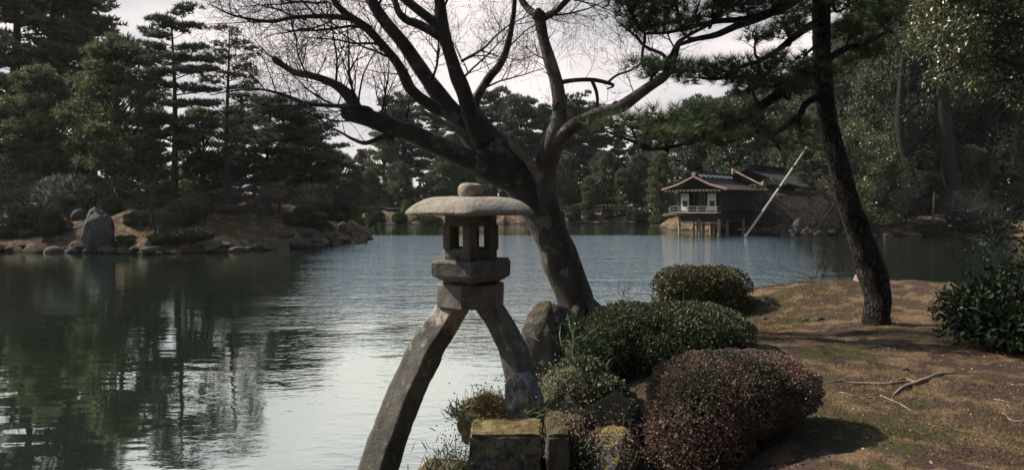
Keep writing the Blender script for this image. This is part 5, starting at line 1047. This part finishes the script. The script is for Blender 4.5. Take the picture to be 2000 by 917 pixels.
# glossy crown hanging in at the upper right, its trunk outside the frame
rng = np.random.default_rng(44); c0 = Vector((13.5, 14.5, G(13.5, 14.5)))
t = thing('evergreen_tree', 'glossy sunlit evergreen crown hanging in at the upper right corner', 'tree', c0); tr = Acc(); br = Acc(); cr = Acc()
ln = smooth_line([(c0.x, c0.y, c0.z - .2, .32), (c0.x - .2, c0.y, 4, .28), (c0.x - .3, c0.y + .2, 7, .22), (c0.x - .2, c0.y, 10, .10)], 5); tube(tr, ln, 12, .1)
cl = []
for (px, py, r) in ((1800, 30, 42), (1850, 10, 50), (1830, 80, 45), (1880, 60, 50), (1920, 20, 50), (1960, 60, 50), (1900, 110, 45), (1860, 130, 36), (1950, 120, 40), (1990, 130, 45), (1980, 30, 50), (1990, 180, 32), (1820, 150, 22), (2030, 80, 60), (2030, 160, 50), (1870, -40, 60), (1960, -40, 60), (1800, -30, 40), (1780, 75, 16), (2050, 20, 60), (2060, -40, 70), (1900, 165, 18), (2100, 100, 70)):
    Y = 13.6 + rng.normal() * .5; c = np.array(P(px, py, Y)); R = R_(r, Y); i = rng.integers(len(ln) // 3, len(ln) - 2)
    tube(br, smooth_line([(*ln[i, :3], .05), (*(ln[i, :3] * .5 + c * .5 + rng.normal(size=3) * .2), .03), (*c, .012)], 3), 5)
    n = int(900 * (R / .45) ** 2); u = unit(rng.normal(size=(n, 3))) * rng.random((n, 1)) ** .42; lump = 1 + .3 * np.sin(u[:, :1] * 6 + px) * np.cos(u[:, 2:] * 5)
    scatter(cr, c + u * R * lump * [1, 1, .95], unit(u * .5 + rng.normal(size=u.shape) * .6 + [0, 0, -.5]), rng.uniform(.055, .10, n), LEAF, rng)
for i in range(3):
    pass
O('trunk', tr.mesh('trunk', MAT['farbark'], True, c0), t); O('branches', br.mesh('branches', MAT['farbark'], True, c0), t, kind='stuff'); O('crown', cr.mesh('crown', MAT['oakleaf'], False, c0), t, kind='stuff')

# ================================================================== ISLAND AND FAR-SHORE SHRUBS AND ROCKS
def far_shrub_proto(seed, mat, n=2600, size=(.07, .13), rx=1., rz=.75, proto=ROUND, shell=.3, tang=.7):
    rng = np.random.default_rng(seed); a = Acc(); shrub_leaves(a, [(np.array([0, 0, rz * .55]), (rx, rx, rz * .62))], n, size, rng, proto, shell, tang, .3, .06)
    D, T = ICO[3]; b_ = Acc(); R = .82 * (1 + .08 * np.array([mnoise.noise(Vector(d * 3)) for d in D])); b_.add(D * R[:, None] * [rx, rx, rz * .6] + [0, 0, rz * .5], t=T)
    return a.mesh('foliage', MAT[mat], False), b_.mesh('inner_foliage', MAT[mat], True)
FS = {'dark': far_shrub_proto(1, 'farbox', 4200), 'dark2': far_shrub_proto(2, 'farbox', 4200, rx=1.0, rz=.9), 'pale': far_shrub_proto(3, 'paleleaf', 3000, (.16, .26), 1, .62, LEAF, .35, .9), 'yellow': far_shrub_proto(4, 'yellowleaf', 3000, (.10, .18), 1, .8, LEAF, .5, .9), 'olive': far_shrub_proto(5, 'boxolive')}
def fshrub(kind, label, px, Y, wpx, hpx, cat='shrub', base=None, dz=0, group=None):
    x = X_(px, Y); z = G(x, Y) if base is None else P(px, base, Y).z; t = thing('clipped_shrub' if kind in ('dark', 'dark2', 'olive') else 'leafy_shrub', label, cat, (x, Y, z - .05), group)
    w_ = R_(wpx, Y) / 2; h_ = R_(hpx, Y); rzv = {'dark': .75, 'dark2': .9, 'pale': .62, 'yellow': .8, 'olive': .75}[kind]
    t.scale = (w_, w_ * .9, h_ / (rzv * 1.17)); t.rotation_euler = (0, 0, px * .7)
    O('foliage', FS[kind][0], t, kind='stuff'); O('inner_foliage', FS[kind][1], t)
    return t
for k, lb, px, Y, w_, h_ in [
  ('dark', 'wide clipped shrub at the far left edge of the island', 22, 41, 80, 38), ('dark', 'low clipped shrub above the wide one at the left edge', 48, 43.5, 60, 22), ('dark2', 'small clipped shrub behind the mushroom-shaped one', 72, 42.5, 30, 32),
  ('dark2', 'mushroom-shaped clipped shrub left of the big grey boulder', 96, 40.3, 54, 42), ('dark', 'small round shrub above the grey boulder to its left', 148, 43, 30, 26),
  ('dark', 'low dark shrub at the water right of the grey boulder', 245, 38.4, 38, 22), ('dark2', 'dark round shrub right of the crooked bare tree', 333, 39.5, 46, 40), ('dark2', 'dark rounded shrub left of the sunlit slope', 383, 42, 66, 50),
  ('dark', 'low dark shrub in front of the sunlit slope at the water', 368, 38.8, 90, 24), ('dark2', 'dark shrub at the right end of the sunlit slope', 592, 45, 40, 34), ('dark', 'low dark shrub by the water near the tip of the island', 622, 45.5, 44, 30),
  ('dark', 'dark round shrub on the island tip', 660, 49, 44, 34), ('olive', 'low dry shrub behind the crooked bare tree on the island', 255, 44, 44, 18), ('dark', 'dark shrub on top of the island mound', 500, 52, 70, 30),
  ('dark', 'low shrub between the big boulder and the slope top', 205, 46, 50, 20), ('pale', 'big pale glossy-leaved shrub on the island above the grey boulder', 145, 47, 126, 62), ('pale', 'smaller pale shrub on the island right of the big pale one', 205, 49, 60, 46),
  ('yellow', 'yellow-green glossy shrub near the right end of the island', 612, 51, 78, 50),
  ('dark2', 'first dark round shrub at the far water, left of the lantern', 694, 89, 36, 24), ('dark2', 'dark round shrub at the far water second left of the lantern', 733, 90, 40, 24), ('dark2', 'dark round shrub at the far water nearest the lantern cap', 781, 90, 30, 22),
  ('olive', 'olive round shrub peeking out beside the lantern cap edge', 793, 94, 24, 28), ('olive', 'low flat-topped hedge on the far shore left of the lantern', 757, 99, 60, 18), ('dark', 'low hedge behind the round shrubs left of the lantern', 712, 97, 50, 16),
  ('dark2', 'dark shrub at the far water under the lantern cap', 835, 90, 60, 24), ('dark2', 'largest dark round shrub on the far shore right of the maple', 1120, 91, 32, 26), ('dark2', 'second round shrub on the far shore right of the maple', 1152, 92, 24, 18),
  ('dark2', 'third round shrub on the far shore right of the maple', 1187, 92, 26, 19), ('dark2', 'fourth round shrub on the far shore right of the maple', 1212, 92.5, 20, 14), ('dark', 'long low shrub on the far shore before the tea house', 1245, 91, 44, 22),
  ('dark', 'low shrub left of the tea house piles', 1285, 90, 50, 26), ('dark2', 'dark shrub on the far shore just right of the maple trunk', 1092, 91, 26, 22), ('dark', 'low dark shrub on the rocks below the bamboo pole', 1515, 59.3, 50, 22), ('dark', 'dark shrub on the far bank right of the pine trunk', 1745, 57.5, 80, 20),
  ('dark', 'dark shrub on the far bank beside the bare spreading tree', 1830, 57.5, 90, 22), ('dark', 'dark shrub on the far bank at the right edge', 1920, 57, 90, 24)]:
    fshrub(k, lb, px, Y, w_, h_)
for k, lb, px, Y, w_, h_ in [
  ('dark2', 'tall dark shrub between the crooked bare tree and the slope', 355, 41, 60, 48), ('dark', 'dark shrub above the low rocks right of the boulder', 270, 41.5, 50, 26), ('olive', 'dry grassy hummock on the island left of the boulder', 60, 40.6, 50, 14), ('dark2', 'dark shrub behind the big boulder', 215, 43.5, 46, 34),
  ('olive', 'dry hummock on the sunlit slope', 450, 44.5, 60, 14), ('dark', 'shrub at the water below the yellow-green shrub', 575, 44.6, 40, 22), ('dark2', 'dark shrub under the tiered pine', 320, 44.5, 60, 40), ('dark', 'dark shrub at the foot of the slender pine', 430, 48, 70, 36), ('dark2', 'dark shrub behind the crest of the sunlit slope', 540, 49, 60, 40),
  ('dark', 'flat dark shrub at the waterline left of the sunlit slope', 320, 38.4, 60, 20), ('dark2', 'rounded shrub beyond the left clipped shrubs', 118, 45, 50, 34), ('olive', 'low olive shrub near the far left bare trees', 35, 45.5, 60, 26)]:
    fshrub(k, lb, px, Y, w_, h_)
rr_ = np.random.default_rng(12); RKs = [rockmesh('shore_rock', MAT['rock'], 180 + i, 3, (1, .8, .6), .2, 7) for i in range(4)]
fr_ = ISLE[2:10]; row_ = []
for i in range(46):
    k = rr_.integers(0, len(fr_) - 1); q = rr_.random(); x, y = fr_[k] * (1 - q) + fr_[k + 1] * q + rr_.normal(size=2) * .22 + [0, .25]; sz = rr_.uniform(.22, .62)
    o = O('shore_rock', RKs[i % 4]); o.location = (x, y, max(G(x, y), 0) + .03); o.scale = (sz, sz, sz * rr_.uniform(.6, 1.1)); o.rotation_euler = (rr_.uniform(-.3, .3), rr_.uniform(-.3, .3), rr_.uniform(0, 6))
    row_.append(((x / y) * F + 1000, o))
row_.sort(key=lambda t: t[0]); cnt_ = {}; ORD = 'first second third fourth fifth sixth seventh eighth ninth tenth eleventh twelfth'.split()
for px_, o in row_:
    lm = next(n for lim, n in ((60, 'at the left photo edge'), (150, 'left of the grey boulder'), (235, 'under the grey boulder'), (330, 'below the crooked tree'), (420, 'left of the sunlit slope'), (500, 'below the sunlit slope'), (590, 'right of the sunlit slope'), (5000, 'at the tip of the island')) if px_ < lim)
    k = cnt_.get(lm, 0); cnt_[lm] = k + 1; tag(o, '%s of the dark shore rocks %s, from the left' % (ORD[min(k, 11)], lm), 'rock', 'dark rocks edging the island')
p_x = rr_.uniform(-32, -9.5, 60000); p_y = rr_.uniform(37, 56, 60000); si_ = sdist(p_x, p_y, ISLE); k = (si_ > .35) & (vnoise(p_x, p_y, .5, 21) > -.25); p_ = np.stack([p_x, p_y, ground_z(p_x, p_y)], -1)[k]
a = Acc(); scatter(a, p_, unit(rr_.normal(size=p_.shape) * [.7, .7, .2] + [0, 0, .8]), rr_.uniform(.08, .2, len(p_)), BLADE, rr_)
tag(O('island_grass', a.mesh('island_grass', MAT['moss'], False)), 'straw-coloured grass covering the island', None, kind='stuff')
o = O('grey_boulder', rockmesh('grey_boulder', MAT['rockpale'], 71, 5, (.80, .75, 1.08), .14, 12)); o.location = P(193, 452, 38.6); o.rotation_euler = (0, .06, .4); tag(o, 'big upright grey boulder at the water on the left island', 'boulder')
RK = [rockmesh('shore_rock', MAT['rockpale' if i % 2 else 'rock'], 80 + i, 3, (1, .85, .7), .14, 9) for i in range(6)]
rk_l = [
 (15, 38.9, 12, 7, 'small pale rock at the left edge of the island waterline'), (85, 39.3, 15, 9, 'small rock under the mushroom-shaped shrub'), (110, 38.6, 22, 10, 'flat rock at the water left of the grey boulder'),
 (132, 38.4, 14, 10, 'rock at the water close to the grey boulder'), (130, 41, 24, 22, 'golden mossy rock behind the mushroom-shaped shrub'), (155, 42.5, 26, 22, 'small mossy rock above the grey boulder'), (150, 38.3, 20, 9, 'low rock touching the grey boulder'),
 (168, 38.0, 16, 8, 'low rock in front of the grey boulder'), (240, 37.6, 26, 10, 'flat rock right of the grey boulder at the water'), (262, 37.4, 20, 10, 'rock left of the crooked bare tree at the water'),
 (285, 37.2, 14, 22, 'pale upright rock at the foot of the crooked bare tree'), (305, 37.4, 18, 10, 'dark rock right of the crooked bare tree'), (245, 39.4, 36, 14, 'broad rock above the low dark shrub by the boulder'),
 (440, 39.2, 30, 9, 'dark flat rock below the sunlit slope'), (484, 40.2, 12, 6, 'tiny pale rock at the water below the sunlit slope'), (520, 41.2, 26, 10, 'dark rock at the water right of the sunlit slope'), (560, 43, 30, 12, 'mossy rock left of the low shrub at the island tip'),
 (600, 44.2, 26, 12, 'dark rock in front of the shrubs at the island tip'), (640, 46.2, 26, 16, 'jagged rock on the island tip'), (668, 47, 24, 18, 'pointed rock at the very tip of the island'), (685, 47.6, 16, 12, 'last low rock of the island tip'), (630, 45.4, 20, 10, 'small rock low on the island tip'),
 (700, 89, 16, 6, 'far rock left of the lantern at the waterline'), (760, 89, 24, 5, 'far flat pale rock at the waterline'), (742, 88.8, 12, 5, 'tiny far rock beside the flat pale one'), (850, 89, 8, 5, 'small pale far rock under the lantern cap'), (815, 89, 22, 7, 'far dark rock near the lantern'),
 (1105, 89.5, 20, 7, 'far rock right of the maple trunk at the waterline'), (1165, 90, 18, 6, 'far rock below the round shrubs'), (1235, 90.5, 22, 6, 'far rock near the tea house'), (1310, 80, 30, 8, 'far rock left of the tea house piles'),
 (1545, 58.2, 20, 15, 'rounded pale rock left of the rock group by the pole'), (1560, 58.8, 26, 34, 'golden topped rock, highest of the group by the pole'), (1548, 57.6, 14, 8, 'lowest pale rock of the group by the pole'), (1575, 58, 20, 16, 'rounded rock in the middle of the group by the pole'),
 (1598, 58.1, 22, 12, 'right rounded rock of the group by the pole'), (1622, 58.3, 22, 10, 'flat rock right of the group by the pole'), (1532, 58.3, 18, 16, 'dark rock beside the foot of the bamboo pole'), (1655, 58.5, 26, 12, 'mossy rock behind the leaning pine trunk'),
 (1700, 57.4, 22, 9, 'rock right of the leaning pine trunk at the far water'), (1735, 57.2, 18, 8, 'far rock under the low railing'), (1790, 56.8, 26, 10, 'far rock right of the low railing'), (1860, 56.5, 36, 9, 'long flat rock before the bare spreading tree'), (1835, 56.6, 20, 13, 'pale rock below the bare spreading tree'), (1905, 56, 20, 8, 'small far rock near the evergreen branch')]
for i, (px, Y, w_, h_, lb) in enumerate(rk_l):
    x = X_(px, Y); o = O('shore_rock', RK[i % 6]); hh = R_(h_, Y); z = max(G(x, Y), -.05); o.location = (x, Y, z + hh * .3); o.scale = (R_(w_, Y) / 2, R_(w_, Y) / 2, hh * .85); o.rotation_euler = (0, 0, i * 1.9); tag(o, lb, 'rock')

# ================================================================== TEA HOUSE on piles
HY = 60.
TH = math.radians(40); ex = Vector((math.cos(TH), -math.sin(TH), 0)); ey = Vector((math.sin(TH), math.cos(TH), 0))   # ex along the gable, ey away along the ridge
ho = P(1326, 458, 61.2); ho.z = 0
house = thing('tea_house', 'dark wooden tea house on piles over the pond, gable with white panels', 'house', ho); house.rotation_euler = (0, 0, -TH)
def hp(name, build, mat, label=None, parent=house, kind=None):
    a = Acc(); build(a); o = O(name, a.mesh(name, MAT[mat]), parent, kind=kind)
    if label: o['label'] = label
    return o
W = 3.6; Lm = 6.0; z0, z1 = 1.85, 3.62; RZ = 4.62
# local frame: x across the gable 0..W, y back along the ridge, z up
hp('floor', lambda a: (box(a, (W / 2, Lm / 2 + 1, 1.62), (W + .5, Lm + 1.4, .14)), box(a, (W / 2, .08, 1.30), (W + .2, .16, .5))), 'wood')
hp('deck', lambda a: box(a, (W / 2 - .2, -.45, z0 - .06), (W + .5, .9, .10)), 'rail', 'pale deck edge')
piles = [(0.12, -.2, .12), (1.55, 1.2, .11), (2.0, 1.9, .09), (1.0, .6, .1), (1.9, -.2, .12), (2.6, .9, .11), (3.55, -.2, .12), (3.0, 2.6, .1), (.2, 2.8, .1), (3.55, 4.6, .12), (.2, 5.5, .12)]
for (x, y, r) in piles: hp('pile', lambda a: tube(a, [(x, y, -1.2, r * 1.25), (x + .04, y, .2, r * 1.1), (x, y, 1.25, r)], 8, .1), 'pile')
hp('cross_beam', lambda a: box(a, (W / 2, -.2, .98), (W + .3, .12, .10)), 'rail'); 
hp('cross_beam', lambda a: box(a, (W / 2, 1.1, .78), (W + .3, .12, .10)), 'pile')
hp('wall', lambda a: (box(a, (W - .06, Lm / 2 + .1, (z0 + z1) / 2), (.10, Lm, z1 - z0)), box(a, (W - .06, Lm / 2 + .1, 1.4), (.08, Lm, .5))), 'wood', 'dark side wall')
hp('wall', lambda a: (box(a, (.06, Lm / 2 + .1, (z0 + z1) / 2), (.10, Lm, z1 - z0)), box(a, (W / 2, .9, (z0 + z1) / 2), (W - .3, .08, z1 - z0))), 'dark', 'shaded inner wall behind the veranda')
for k in range(4):
    f = hp('wall_panel', lambda a: box(a, (W + .015, 1.0 + k * 1.4, 2.75), (.04, 1.15, 1.2)), 'wood'); hp('frame_bar', lambda a: box(a, (W + .045, 1.0 + k * 1.4, 2.75), (.03, .06, 1.2)), 'wood', parent=f)
for x in (.06, 1.30, 2.42, W - .02): hp('post', lambda a: box(a, (x, -.02, (z0 + z1) / 2), (.09, .09, z1 - z0)), 'wood')
for x in (.45, 2.80):
    p_ = hp('white_panel', lambda a: box(a, (x + .05, .0, 2.62), (.72, .05, 1.42)), 'white'); q_ = hp('window', lambda a: box(a, (x + .10, -.035, 2.50), (.42, .03, .46)), 'dark', parent=p_)
    for zz_ in (2.42, 2.58): hp('window_bar', lambda a: box(a, (x + .10, -.055, zz_), (.42, .015, .02)), 'wood', parent=p_)
hp('inner_screen', lambda a: [box(a, (1.55 + k * .22, .5, 2.62), (.05, .05, 1.45)) for k in range(5)], 'pile', kind='stuff')
def railing(a):
    for z in (z0 + .18, z0 + .42): box(a, (W / 2 - .2, -.85, z), (W + .5, .05, .05)); box(a, (W + .02, -.42, z), (.05, .8, .05)); box(a, (-.42, -.42, z), (.05, .8, .05))
hp('railing', railing, 'rail')
for k in range(6): hp('railing_post', lambda a: box(a, (-.40 + k * .81, -.85, z0 + .22), (.07, .07, .46)), 'rail')
# roof: two slopes with overhang, gable faces front
OV, FO = .95, .75; ez = z1 - .02
def slope(a, s, y0=-FO - .3, y1=Lm + .4, th=.12, w=W, ov=OV, rz=RZ, e=ez):
    x0 = w / 2; x1 = (w + ov) if s > 0 else -ov; n = 10; pts = []
    for i in range(n + 1):
        t = i / n; z = rz + (e - rz) * t + .10 * math.sin(t * PI) * -1; pts.append((x0 + (x1 - x0) * t, z))
    for (p0_, p1_) in zip(pts[:-1], pts[1:]):
        c = ((p0_[0] + p1_[0]) / 2, (y0 + y1) / 2, (p0_[1] + p1_[1]) / 2); L_ = math.hypot(p1_[0] - p0_[0], p1_[1] - p0_[1]) * 1.12; an = math.atan2(p1_[1] - p0_[1], p1_[0] - p0_[0])
        R = np.array([[math.cos(an + .05 * -s), 0, -math.sin(an + .05 * -s)], [0, 1, 0], [math.sin(an + .05 * -s), 0, math.cos(an + .05 * -s)]]); box(a, c, (L_, y1 - y0, th * .5), R)
hp('roof_slope', lambda a: slope(a, 1), 'tile', 'reddish shingled slope facing the pond')
hp('roof_slope', lambda a: slope(a, -1), 'tile')
rg = hp('ridge', lambda a: box(a, (W / 2, Lm / 2 - .4, RZ + .17), (.34, Lm + 1.2, .26)), 'tiledark'); hp('ridge_board', lambda a: box(a, (W / 2, Lm / 2 - .4, RZ + .37), (.5, Lm + 1.3, .10)), 'tiledark', parent=rg)
for k in range(8): hp('ridge_tile', lambda a: tube(a, [(W / 2 + .08, -.55 + k * .82, RZ + .20, .10), (W / 2 + .45, -.45 + k * .82, RZ + .02, .11)], 8), 'white', parent=rg)
hp('gable_end_tile', lambda a: tube(a, [(W / 2, -FO - .42, RZ + .22, .17), (W / 2, -FO - .1, RZ + .24, .15)], 8), 'tileend', parent=rg)
for s_ in (-1, 1):
    xe = W + OV + .05 if s_ > 0 else -OV - .05
    hp('bargeboard', lambda a: tube(a, [(W / 2, -FO - .36, RZ + .02, .085), ((W / 2 + xe) / 2, -FO - .36, (RZ + ez) / 2 - .12, .085), (xe, -FO - .36, ez + .0, .10)], 6), 'barge')
def gable(a): a.add([(-.2, -.1, z1 - .1), (W + .2, -.1, z1 - .1), (W / 2, -.1, RZ - .12), (-.2, .0, z1 - .1), (W + .2, .0, z1 - .1), (W / 2, .0, RZ - .12)], [(0, 1, 4, 3), (1, 2, 5, 4), (2, 0, 3, 5)], [(0, 2, 1), (3, 4, 5)])
hp('gable_wall', gable, 'wood')
pr_ = hp('pent_roof', lambda a: box(a, (W / 2 - .15, -.62, z1 - .02), (W + 1.25, 1.05, .07), [[1, 0, 0], [0, math.cos(.18), -math.sin(.18)], [0, math.sin(.18), math.cos(.18)]]), 'tiledark')
for k in range(15): hp('eave_tile', lambda a: tube(a, [(-.62 + k * .33, -1.22, z1 - .11, .075), (-.62 + k * .33, -.85, z1 - .04, .075)], 6), 'tileend', parent=pr_)
# rear wing with a higher roof
def rear(a): box(a, (W / 2 + 1.2, Lm + 4.2, 2.2), (W + 5.0, 7.6, 2.8))
hp('rear_wall', rear, 'wood')
for k in range(4): hp('wall_panel', lambda a: box(a, (1.0 + k * 1.6 + 2.9, Lm + .38, 2.5), (1.2, .05, 1.5)), 'dark')
hp('roof_slope', lambda a: slope(a, 1, Lm - .3, Lm + 8.2, w=W + 3, ov=1.9, rz=5.45, e=3.75), 'tiledark', 'dark slope of the rear wing'); hp('roof_slope', lambda a: slope(a, -1, Lm - .3, Lm + 8.2, w=W + 3, ov=1.0, rz=5.45, e=4.0), 'tiledark')
hp('ridge', lambda a: (box(a, (W / 2 + 1.5, Lm + 4, 5.60), (.4, 8.8, .24)), box(a, (W / 2 + 1.5, Lm + 4, 5.80), (.6, 9.0, .08))), 'tiledark', 'ridge of the rear wing')
hp('ridge_end_ornament', lambda a: tube(a, [(W / 2 + .4, Lm - .5, 5.0, .14), (W / 2 + .45, Lm - .5, 5.3, .17), (W / 2 + .3, Lm - .5, 5.5, .08)], 8), 'barge')
hp('verge_tiles', lambda a: bar(a, (W / 2 + .5, Lm - .5, 5.3), (W + 1.4, Lm - .9, 4.0), .07), 'pile')
def lowwing(a): box(a, (W + 4.6, Lm + 2.6, 1.9), (5.4, 5.4, 2.4))
hp('low_wing', lowwing, 'wood'); 
for y in (.0, 1.2): hp('stepping_beam', lambda a: box(a, (W + .9 + y, 2.2 + y * 1.6, .42), (.14, 1.2, .09)), 'rail')
# covered gate on the right bank
gp = P(1640, 440, 63); gp.z = G(gp.x, gp.y)
gate = thing('garden_shelter', 'low garden shelter with pale lit roof edge behind the leaning pine', 'shelter', gp)
def gpart(name, mat, f):
    a = Acc(); f(a); return O(name, a.mesh(name, MAT[mat]), gate)
zr = P(1600, 385, 63).z - gp.z; 
gpart('roof', 'tiledark', lambda a: box(a, (-1.3, .3, zr + .55), (8.8, 3.2, .18), [[1, 0, 0], [0, math.cos(.3), -math.sin(.3)], [0, math.sin(.3), math.cos(.3)]]))
for x, w_ in ((-3.0, 1.1), (-1.55, 2.3), (1.55, 2.7)): gpart('fascia', 'plank', lambda a: box(a, (x, -1.25, zr - (.25 if x > 1 else .05 - .1 * (x < -2))), (w_ - (.6 if x < -2 else 0), .08, .26)))
for x in (-4.6, -1.0, .35, 3.0): gpart('post', 'plank' if x == .35 else 'wood', lambda a: box(a, (x, -1.1, zr / 2 - .1), (.12, .12, zr)))
gpart('back_wall', 'dark', lambda a: box(a, (-1.0, 1.2, zr / 2), (8, .12, zr)))
# leaning prop pole
a = Acc(); A0 = P(1452, 462, 57.6); A0.z = -.25; A1 = P(1576, 287, 60.2)
tube(a, smooth_line([(*A0, .11), (*(A0.lerp(A1, .35) + Vector((.10, 0, .10))), .095), (*(A0.lerp(A1, .7) + Vector((.02, 0, -.02))), .085), (*A1, .055)], 6), 10, .1)
pole = thing('prop_pole', 'long pale pole leaning out of the pond to hold up the pine', 'pole', A0); O('pole', a.mesh('pole', MAT['bamboo'], True, A0), pole)
a = Acc()
for f in (.55, .78, .96): c = A0.lerp(A1, f); d = (A1 - A0).normalized() * .10; tube(a, [(*(c - d), .12), (*(c + d), .11)], 10)
O('rope_binding', a.mesh('rope_binding', MAT['wood'], True, A0), pole, kind='stuff')
# low railing / plank bridge on the far right bank
bp_ = P(1742, 437, 60); br_ = thing('low_railing', 'low pale railing on the far bank right of the leaning pine', 'railing', bp_)
for dz in (0, .32):
    a = Acc(); box(a, (0, 0, dz), (3.0, .10, .09)); O('rail', a.mesh('rail', MAT['plank']), br_)
for k in range(7):
    a = Acc(); box(a, (-1.4 + k * .46, 0, .0), (.08, .09, .75)); O('railing_post', a.mesh('railing_post', MAT['plank']), br_)
for (px, lb, h) in ((1821, 'pale upright post on the far right bank', 70), (1858, 'thin leaning pale stake beside the bare spreading tree', 55)):
    a = Acc(); Y = 59; c = P(px, 445, Y); tube(a, [(0, 0, -.2, .09), (.05, 0, R_(h, Y), .06)], 8); o = O('wooden_stake', a.mesh('wooden_stake', MAT['pile'], True)); o.location = c; tag(o, lb, 'stake')
# far fence along the path
fx0, fx1 = P(1095, 418, 97), P(1310, 416, 92); fo = fx0.copy(); fo.z = G(fo.x, fo.y)
fen = thing('low_fence', 'thin low fence along the far path left of the tea house', 'fence', fo)
n_ = 26; z_ = lambda p: G(p.x, p.y) - fo.z
for dz in (.45, .85):
    a = Acc(); pr = None
    for k in range(n_ + 1):
        p = fx0.lerp(fx1, k / n_); q = (p.x - fo.x, p.y - fo.y, z_(p) + dz)
        if pr: bar(a, pr, q, .035, 5)
        pr = q
    O('rail', a.mesh('rail', MAT['rail']), fen)
for k in range(n_ + 1):
    p = fx0.lerp(fx1, k / n_); a = Acc(); box(a, (p.x - fo.x, p.y - fo.y, z_(p) + .45), (.09, .09, 1.0)); O('fence_post', a.mesh('fence_post', MAT['pile']), fen)
for (px, lb) in ((1270, 'pale flat bench on the far path left of the tea house'), (768, 'pale flat bench behind the hedge left of the lantern')):
    p = P(px, 415, 96); p.z = G(p.x, p.y); t = thing('bench', lb, 'bench', p); a = Acc(); box(a, (0, 0, .40), (1.9, .5, .07)); O('seat', a.mesh('seat', MAT['plank']), t)
    for x in (-.8, .8): a = Acc(); box(a, (x, 0, .16), (.10, .4, .40)); O('leg', a.mesh('leg', MAT['wood']), t)
print('TRIS', sum(len(m.loops) - 2 * len(m.polygons) for m in bpy.data.meshes))

# thin spring haze over the whole pond
a = Acc(); box(a, (-15, 45, 14), (330, 260, 36)); hz = O('haze', a.mesh('haze', MAT['water'])); tag(hz, 'thin pale haze hanging over the pond and woods', None, kind='stuff')
m = bpy.data.materials.new('haze_air'); m.use_nodes = True; m.node_tree.nodes.clear(); o_ = m.node_tree.nodes.new('ShaderNodeOutputMaterial'); v_ = m.node_tree.nodes.new('ShaderNodeVolumePrincipled')
v_.inputs['Color'].default_value = (.86, .95, .92, 1); v_.inputs['Density'].default_value = .00014; v_.inputs['Anisotropy'].default_value = .2; m.node_tree.links.new(v_.outputs[0], o_.inputs['Volume'])
hz.data.materials[0] = m; sc.cycles.volume_bounces = 0
